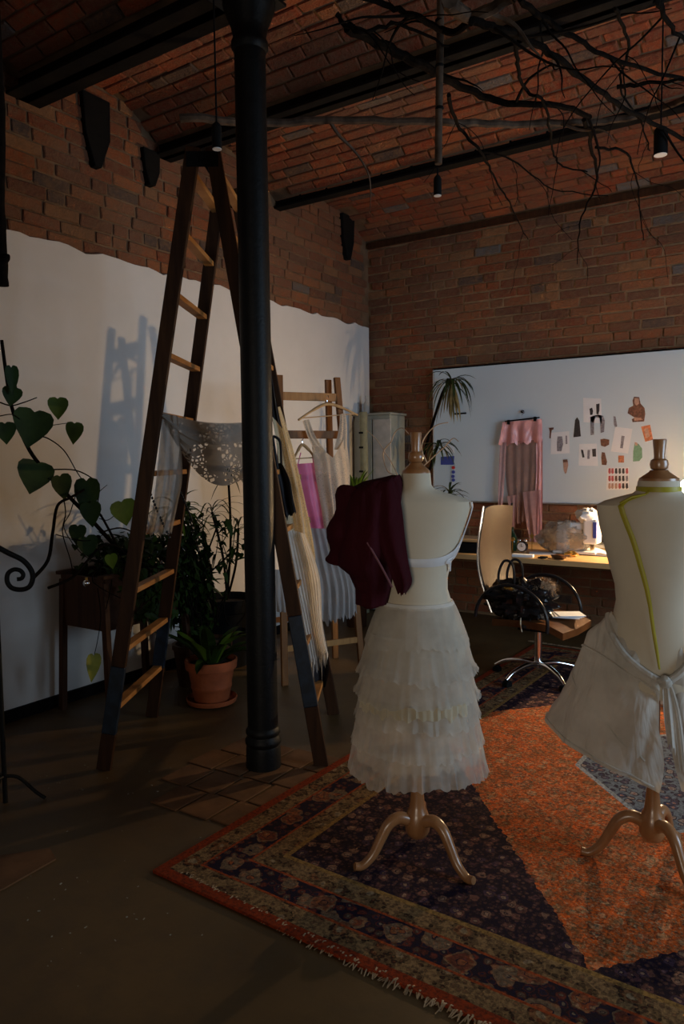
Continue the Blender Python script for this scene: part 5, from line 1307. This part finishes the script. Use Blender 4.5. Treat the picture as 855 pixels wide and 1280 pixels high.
# terracotta pot
tp = Vector((-3.15, 3.30, 0))
t = thing('terracotta_pot', 'large terracotta flowerpot on a saucer between the ladders', 'flowerpot', tp)
MB().lathe([(0.0, .12), (.012, .15), (.035, .158), (.04, .152), (.018, .14), (.015, .02)], tp, 32).build('saucer', M['terracotta'], t)
MB().lathe([(.02, .105), (.10, .122), (.105, .126), (.12, .126), (.125, .124), (.22, .142), (.225, .157), (.275, .162), (.28, .155), (.275, .145), (.24, .14)], tp, 36, cap=False).lathe([(.245, .142), (.255, .10), (.26, .01)], tp, 24, cap=False, k=1).build('pot', [M['terracotta'], M['soil']], t)
t = thing('broadleaf_plant', 'bushy plant with broad sword leaves growing in the terracotta pot', 'plant', tp+Vector((0, 0, .26))); r = random.Random(5)
for k in range(16):
    a = 2*PI*k/16+r.uniform(-.2, .2); m = MB(); blade(m, tp+Vector((.05*math.cos(a), .05*math.sin(a), .25)), (math.cos(a)*.6, math.sin(a)*.6, r.uniform(.5, 1.4)), r.uniform(.22, .40), r.uniform(.06, .09), r.uniform(.3, 1.1)); m.build('leaf', M['leaf'] if k % 4 else M['leaf_light'], t)
# tall aloe and twiggy plants behind the ladder
def potted(name, label, cat, c, pr, ph, mat='terracotta'):
    t = thing(name, label, cat, c)
    MB().lathe([(0.0, pr*.75), (ph*.8, pr*.97), (ph*.82, pr*1.06), (ph, pr*1.08), (ph, pr*.98), (ph*.9, pr*.93)], c, 24, cap=False).build('pot', M[mat], t)
    MB().lathe([(ph*.9, pr*.95), (ph*.92, .01)], c, 20, cap=False).build('soil', M['soil'], t)
    return t
c = Vector((-3.55, 3.72, 0)); t = potted('dracaena', 'tall dracaena with spiky green crowns in a dark pot, behind the terracotta pot', 'plant', c, .14, .26, 'planter')
for k, (px, py, n_, L) in enumerate(((222, 640, 20, .26), (232, 690, 18, .24), (245, 745, 18, .24), (215, 770, 14, .22))):
    h = onx(px, py, -3.52); P = curve_pts([c+Vector((0, 0, .2)), c.lerp(h, .5)+Vector((0.02, 0, h.z*.2)), h], 6); MB().tube(P, .013, 8).build('stem', M['bark'], t); crown(t, h, n_, L, .022, .9, M['leaf_grey'] if k != 0 else M['leaf_light'], .7, .5, k+3)
c = Vector((-3.66, 4.02, 0)); t = potted('spider_plant', 'arching thin leaved palm in a wide dark bowl beside the column', 'plant', c, .20, .50, 'black')
P0 = c+Vector((0, 0, .48))
for k, (px, py) in enumerate(((285, 590), (265, 640), (298, 660))):
    h = onx(px, py, -3.60+.03*k); MB().tube(curve_pts([P0, P0.lerp(h, .5)+Vector((.03, 0, 0)), h], 6), .009, 7).build('stem', M['bark'], t); crown(t, h, 16, .30, .012, 1.1, M['leaf_grey'], .8, .55, 20+k)
r = random.Random(9)
t = thing('bare_twigs', 'thin bare twigs with a few dark leaves between ladder and column', 'twigs', (-3.3, 3.8, .5))
for k in range(16):
    px0 = r.uniform(238, 300); P = []; x, y = px0, 765+r.uniform(-10, 20); dx = r.uniform(-2, 2)
    for i in range(7):
        P.append(onx(x, y, -3.38+.03*math.sin(k+i))); x += dx*3+r.uniform(-7, 7); y -= r.uniform(14, 26)
    MB().tube(curve_pts(P, 4), [lerp(.006, .002, i/24) for i in range(25)], 5).build('twig', M['bark'], t)
    if k % 2 == 0:
        for q in P[2:]:
            for s_ in range(2):
                m = MB(); leaf_heart(m, q, (r.uniform(-1, 1), r.uniform(-1, 1), -.8), (0, 1, .2), .05, .026); m.build('leaf', M['leaf'], t)

# corner: cabinet, birch post, bottles, spiky pot plant
ca = ony(428, 520, 6.20); cb = ony(468, 516, 6.20); ch = ca.z
t = thing('tall_cabinet', 'tall pale metal cabinet standing in the far corner behind the dresses', 'cabinet', ((ca.x+cb.x)/2, 6.33, 0))
w = .40; xm = max((ca.x+cb.x)/2, XW+.025+w/2)
MB().box((xm, 6.34, ch/2), (w, .30, ch-.02)).build('body', M['cream_metal'], t, smooth=False, bevel=.006)
MB().box((xm-.10, 6.183, ch/2), (.20, .014, ch-.1)).build('door', M['cream_metal'], t, smooth=False, bevel=.004); MB().box((xm+.115, 6.183, ch/2), (.20, .014, ch-.1)).build('door', M['porcelain'], t, smooth=False, bevel=.004)
MB().box((xm, 6.34, ch+.002), (w+.03, .33, .022)).build('top', M['cream_metal'], t, smooth=False, bevel=.004)
for s_ in (-.015, .03): MB().bar((xm+s_, 6.168, ch*.55), (xm+s_, 6.168, ch*.65), .01, .012, up=(0, 1, 0)).build('handle', M['alu'], t, smooth=False)
p = ony(453, 560, 6.05); m = MB(); m.tube([(p.x, 6.08, 0), (p.x+.005, 6.08, .9), (p.x-.005, 6.08, ch+.02)], .038, 14); 
for z in (ch-.18, ch-.32, ch-.55, ch-.8): m.box((p.x-.01, 6.045, z), (.045, .012, .018), k=1)
m.build('birch_post', [plain('pale green birch bark', (.22, .21, .13), .8, var=.2), M['black']], loc=(p.x, 6.08, 0), label='pale birch trunk post with dark marks leaning on the corner cabinet', cat='post')
for k, (px, r_, h_, mt, lb) in enumerate(((444, .036, .20, 'green_glass', 'dark green glass bottle on the corner cabinet, left one'), (458, .03, .17, 'porcelain', 'pale slim bottle on the corner cabinet, right of the green one'))):
    p = ony(px, 513, 6.30); z = ch+.014; MB().lathe([(z, r_), (z+h_*.6, r_), (z+h_*.75, r_*.4), (z+h_, r_*.4), (z+h_, r_*.45), (z+h_+.008, r_*.45)], (p.x, 6.30, 0), 18).build('bottle', M[mt], loc=(p.x, 6.30, z), label=lb, cat='bottle', group='bottles on the corner cabinet')
c = Vector((-3.25, 5.55, 0)); q = ony(444, 612, 5.55); c.x = q.x; t = potted('snake_plant', 'spiky green plant in a tall stand pot behind the burgundy garment', 'plant', c, .12, q.z-.02, 'planter'); r = random.Random(8)
for k in range(14):
    a = 2*PI*k/14; m = MB(); blade(m, (c.x+.03*math.cos(a), c.y+.03*math.sin(a), q.z-.03), (math.cos(a)*.5, math.sin(a)*.5, 1.0), r.uniform(.16, .28), .03, .4); m.build('leaf', M['leaf_light'], t)
# dracaena in front of the board
ymax = 6.47
c = Vector((-2.98, 6.28, 0)); t = potted('board_dracaena', 'tall dracaena with drooping crowns in front of the left end of the whiteboard', 'plant', Vector((-3.28, 6.28, 0)), .13, .30)
base = Vector((-3.28, 6.28, .28))
for k, (px, py, n_, L, dr) in enumerate(((564, 478, 30, .36, 1.6), (547, 558, 22, .26, 1.3), (562, 616, 18, .24, .9))):
    h = ony(px, py, 6.18); P = curve_pts([base, Vector((base.x-.02, 6.28, h.z*.5)), Vector((lerp(base.x, h.x, .6), 6.29, h.z-.15)), h], 6); MB().tube(P, .014, 8).build('stem', M['bark'], t); crown(t, h, n_, L, .022, dr, M['leaf_grey'], .8, .5, 40+k)
    if k == 0:
        r = random.Random(4)
        for i in range(14):
            m = MB(); blade(m, h+Vector((r.uniform(-.02, .02), r.uniform(-.02, .02), -.02)), (r.uniform(-.35, .35), -.2, -.5), r.uniform(.25, .4), .022, .8); m.build('leaf', M['leaf_dry'], t)

# ================================================================ WROUGHT IRON SCROLL, HANGING LOG (left edge, near)
fp = onz(7, 1003); 
t = thing('iron_stand', 'black wrought iron stand with a scroll arm at the left frame edge', 'stand', fp)
n0 = (Vector((fp.x, fp.y, 0))).normalized()
def onI(px, py, off=0): return onp(px, py, fp-n0*off, n0)
pt_ = onI(-1, 690); MB().tube([Vector((fp.x, fp.y, .0)), Vector((fp.x, fp.y, pt_.z+.12))], .011, 10).build('upright', M['iron'], t)
S = [(-3, 684), (12, 692), (28, 700), (38, 711), (41, 722), (37, 733), (27, 737), (15, 735), (9, 727), (10, 717), (17, 712), (25, 713), (29, 718), (27, 723), (21, 724)]
P = curve_pts([onI(*q) for q in S], 5); MB().tube(P, [lerp(.012, .009, i/(len(P)-1)) for i in range(len(P))], 10).build('scroll', M['iron'], t)
for a in (40, 160, 280):
    d = Vector((math.cos(math.radians(a)), math.sin(math.radians(a)), 0)); b0 = Vector((fp.x, fp.y, 0))
    MB().tube(curve_pts([b0+Vector((0, 0, .12)), b0+d*.06+Vector((0, 0, .11)), b0+d*.13+Vector((0, 0, .04)), b0+d*.17+Vector((0, 0, .009))], 5), .008, 8).build('foot', M['iron'], t)
HL = 2.5
def onH(px, py): return ony(px, py, 1.62)
P = [onH(x, y) for x, y in ((-6, 70), (-3, 120), (-2, 180), (-3, 240), (-1, 290), (1, 330), (2, 357))]
P = [Vector((P[0].x, 1.62, 3.86))]+P
t = thing('hanging_log', 'dark knotted log hanging down at the upper left frame edge', 'log', P[-1])
MB().tube(curve_pts(P, 4), [.024+.005*noise.noise(Vector((i*.6, 0, 0))) for i in range(29)], 12).build('trunk', M['bark'], t)
k_ = onH(6, 322); MB().tube([k_-Vector((.02, 0, 0.01)), k_+Vector((.012, 0, .0)), k_+Vector((.024, 0, .004))], [.02, .014, .006], 8).build('knot', M['bark'], t)

# ================================================================ UNDER THE CEILING: POLES, BRANCHES, SPOTLIGHTS
def branch(parent, pts, r0, r1, z, mat='bark', sub=0, seed=0, name='branch'):
    r = random.Random(seed)
    P = curve_pts([onz(a, b, z+r.uniform(-.04, .04)) if not isinstance(a, Vector) else a for a, b in pts], 6)
    P = [p if p.y < 6.2 else Vector((CAM.x+(p.x-CAM.x)*6.2/p.y, 6.2, CAM.z+(p.z-CAM.z)*6.2/p.y)) for p in P]
    N = len(P); P = [p+Vector((r.uniform(-1, 1), r.uniform(-1, 1), r.uniform(-1, 1)))*.006 for p in P]
    o = MB().tube(P, [lerp(r0, r1, i/(N-1)) for i in range(N)], 8).build(name, M[mat], parent)
    for k in range((sub+1)//2):
        i = r.randrange(3, N-1); q = P[i]; d = (P[i]-P[i-1]).normalized(); T = [q]; d2 = (d+Vector((r.uniform(-1, 1), r.uniform(-1, 1), r.uniform(-.9, .3)))).normalized(); L = r.uniform(.2, .6)
        for s_ in range(6):
            d2 = (d2+Vector((r.uniform(-.4, .4), r.uniform(-.4, .4), r.uniform(-.4, .15)))).normalized(); T.append(T[-1]+d2*L/6)
        T = [Vector((p.x, min(p.y, 6.3), min(p.z, 3.5))) for p in T]
        MB().tube(curve_pts(T, 3), [lerp(r1*.7, .0015, j/18) for j in range(19)], 5).build('twig', M[mat], o if name == 'x' else parent)
    return P
t = thing('birch_pole', 'long pale birch pole hung level under the ceiling behind the column', 'pole', onz(500, 152, 3.25))
branch(t, [(225, 147), (330, 153), (430, 150), (540, 152), (640, 155), (720, 154), (770, 150), (815, 138), (870, 120)], .022, .016, 3.25, 'birch', 5, 1, 'pole')
HP = ony(551, 0, 2.9)
hpx = ony(547, 222, 2.9)
t = thing('hanging_pole', 'upright birch pole hanging from the ceiling, with a spotlight below its end', 'pole', hpx)
P = [Vector((hpx.x+.02, 2.9, 3.84)), Vector((hpx.x+.014, 2.9, 3.3)), Vector((hpx.x+.006, 2.9, 2.9)), ony(548, 205, 2.9)]
MB().tube(curve_pts(P, 6), .0155, 10).build('pole', M['birch'], t)
for z in (3.3, 3.12, 2.95):
    MB().lathe([(z, .0165), (z+.006, .019), (z+.012, .0165)], (hpx.x+.010, 2.9, 0), 10).build('wire_ring', M['black'], t)
def spot(c, L, r, label, ztop, lit=False):
    t = thing('spotlight', label, 'spotlight', c, 'spotlights hanging from the ceiling')
    MB().lathe([(-L/2, r*.98), (L/2-.01, r), (L/2, r*.8), (L/2+.01, r*.3)], c, 20).build('housing', M['black'], t)
    MB().lathe([(-L/2-.002, r*.92), (-L/2+.004, r*.95)], c, 20).build('lens', M['white_plastic'], t)
    MB().tube([c+Vector((0, 0, L/2)), Vector((c.x, c.y, ztop))], .004, 6).build('stem', M['black'], t)
    return t
spot(ony(547, 233, 2.9), .075, .017, 'black tubular spotlight below the end of the upright hanging pole', ony(548, 210, 2.9).z)
spot(ony(826, 177, 4.1), .13, .034, 'black tubular spotlight hanging at the right under the branches', 3.86)
spot(ony(271, 171, 2.42), .10, .021, 'black tubular spotlight hanging at the top of the tall ladder, left of the column', 3.84)
# big twisted branches
t = thing('twisted_branches', 'dark twisted corkscrew branches hung under the vault at the upper right', 'branches', onz(620, 60, 3.2))
branch(t, [(436, 36), (480, 58), (520, 78), (560, 100), (610, 122), (650, 130), (700, 132), (738, 146)], .022, .012, 3.2, 'bark', 6, 3)
branch(t, [(585, 25), (620, 36), (660, 50), (700, 75), (740, 108), (790, 140), (860, 175)], .016, .010, 3.1, 'bark', 8, 4)
branch(t, [(560, 2), (590, 20), (640, -5)], .03, .02, 3.15, 'birch', 2, 5)
branch(t, [(650, 0), (690, 30), (730, 55), (780, 78), (860, 102)], .012, .007, 3.12, 'bark', 8, 6)
branch(t, [(640, 40), (648, 80), (655, 110), (680, 130), (690, 180), (700, 205), (735, 215)], .009, .004, 3.1, 'bark', 5, 7)
branch(t, [(560, 120), (575, 160), (600, 190), (620, 225), (640, 260), (660, 300)], .010, .003, 3.15, 'bark', 5, 8)
branch(t, [(770, 110), (810, 104), (860, 100)], .010, .006, 3.1, 'bark', 3, 9)
branch(t, [(820, 0), (835, 30), (860, 55)], .010, .006, 3.0, 'bark', 3, 10)
branch(t, [(730, 150), (740, 185), (745, 230), (725, 280), (722, 330)], .012, .003, 3.2, 'bark', 6, 11)
branch(t, [(745, 185), (780, 190), (795, 220), (800, 265), (805, 300)], .008, .003, 3.2, 'bark', 5, 12)
branch(t, [(770, 10), (785, 60), (775, 110), (800, 150), (812, 190)], .007, .003, 3.1, 'bark', 5, 13)
branch(t, [(590, 25), (560, 40), (520, 20), (480, 5), (430, -10)], .015, .010, 3.2, 'bark', 6, 14)
branch(t, [(420, 20), (450, 40), (500, 30), (560, 60)], .010, .005, 3.15, 'bark', 5, 15)
branch(t, [(600, 190), (640, 200), (690, 235), (760, 245)], .006, .003, 3.2, 'bark', 4, 16)

# final tidy: helper property off the objects
for o in bpy.data.objects:
    if '_w' in o: del o['_w']
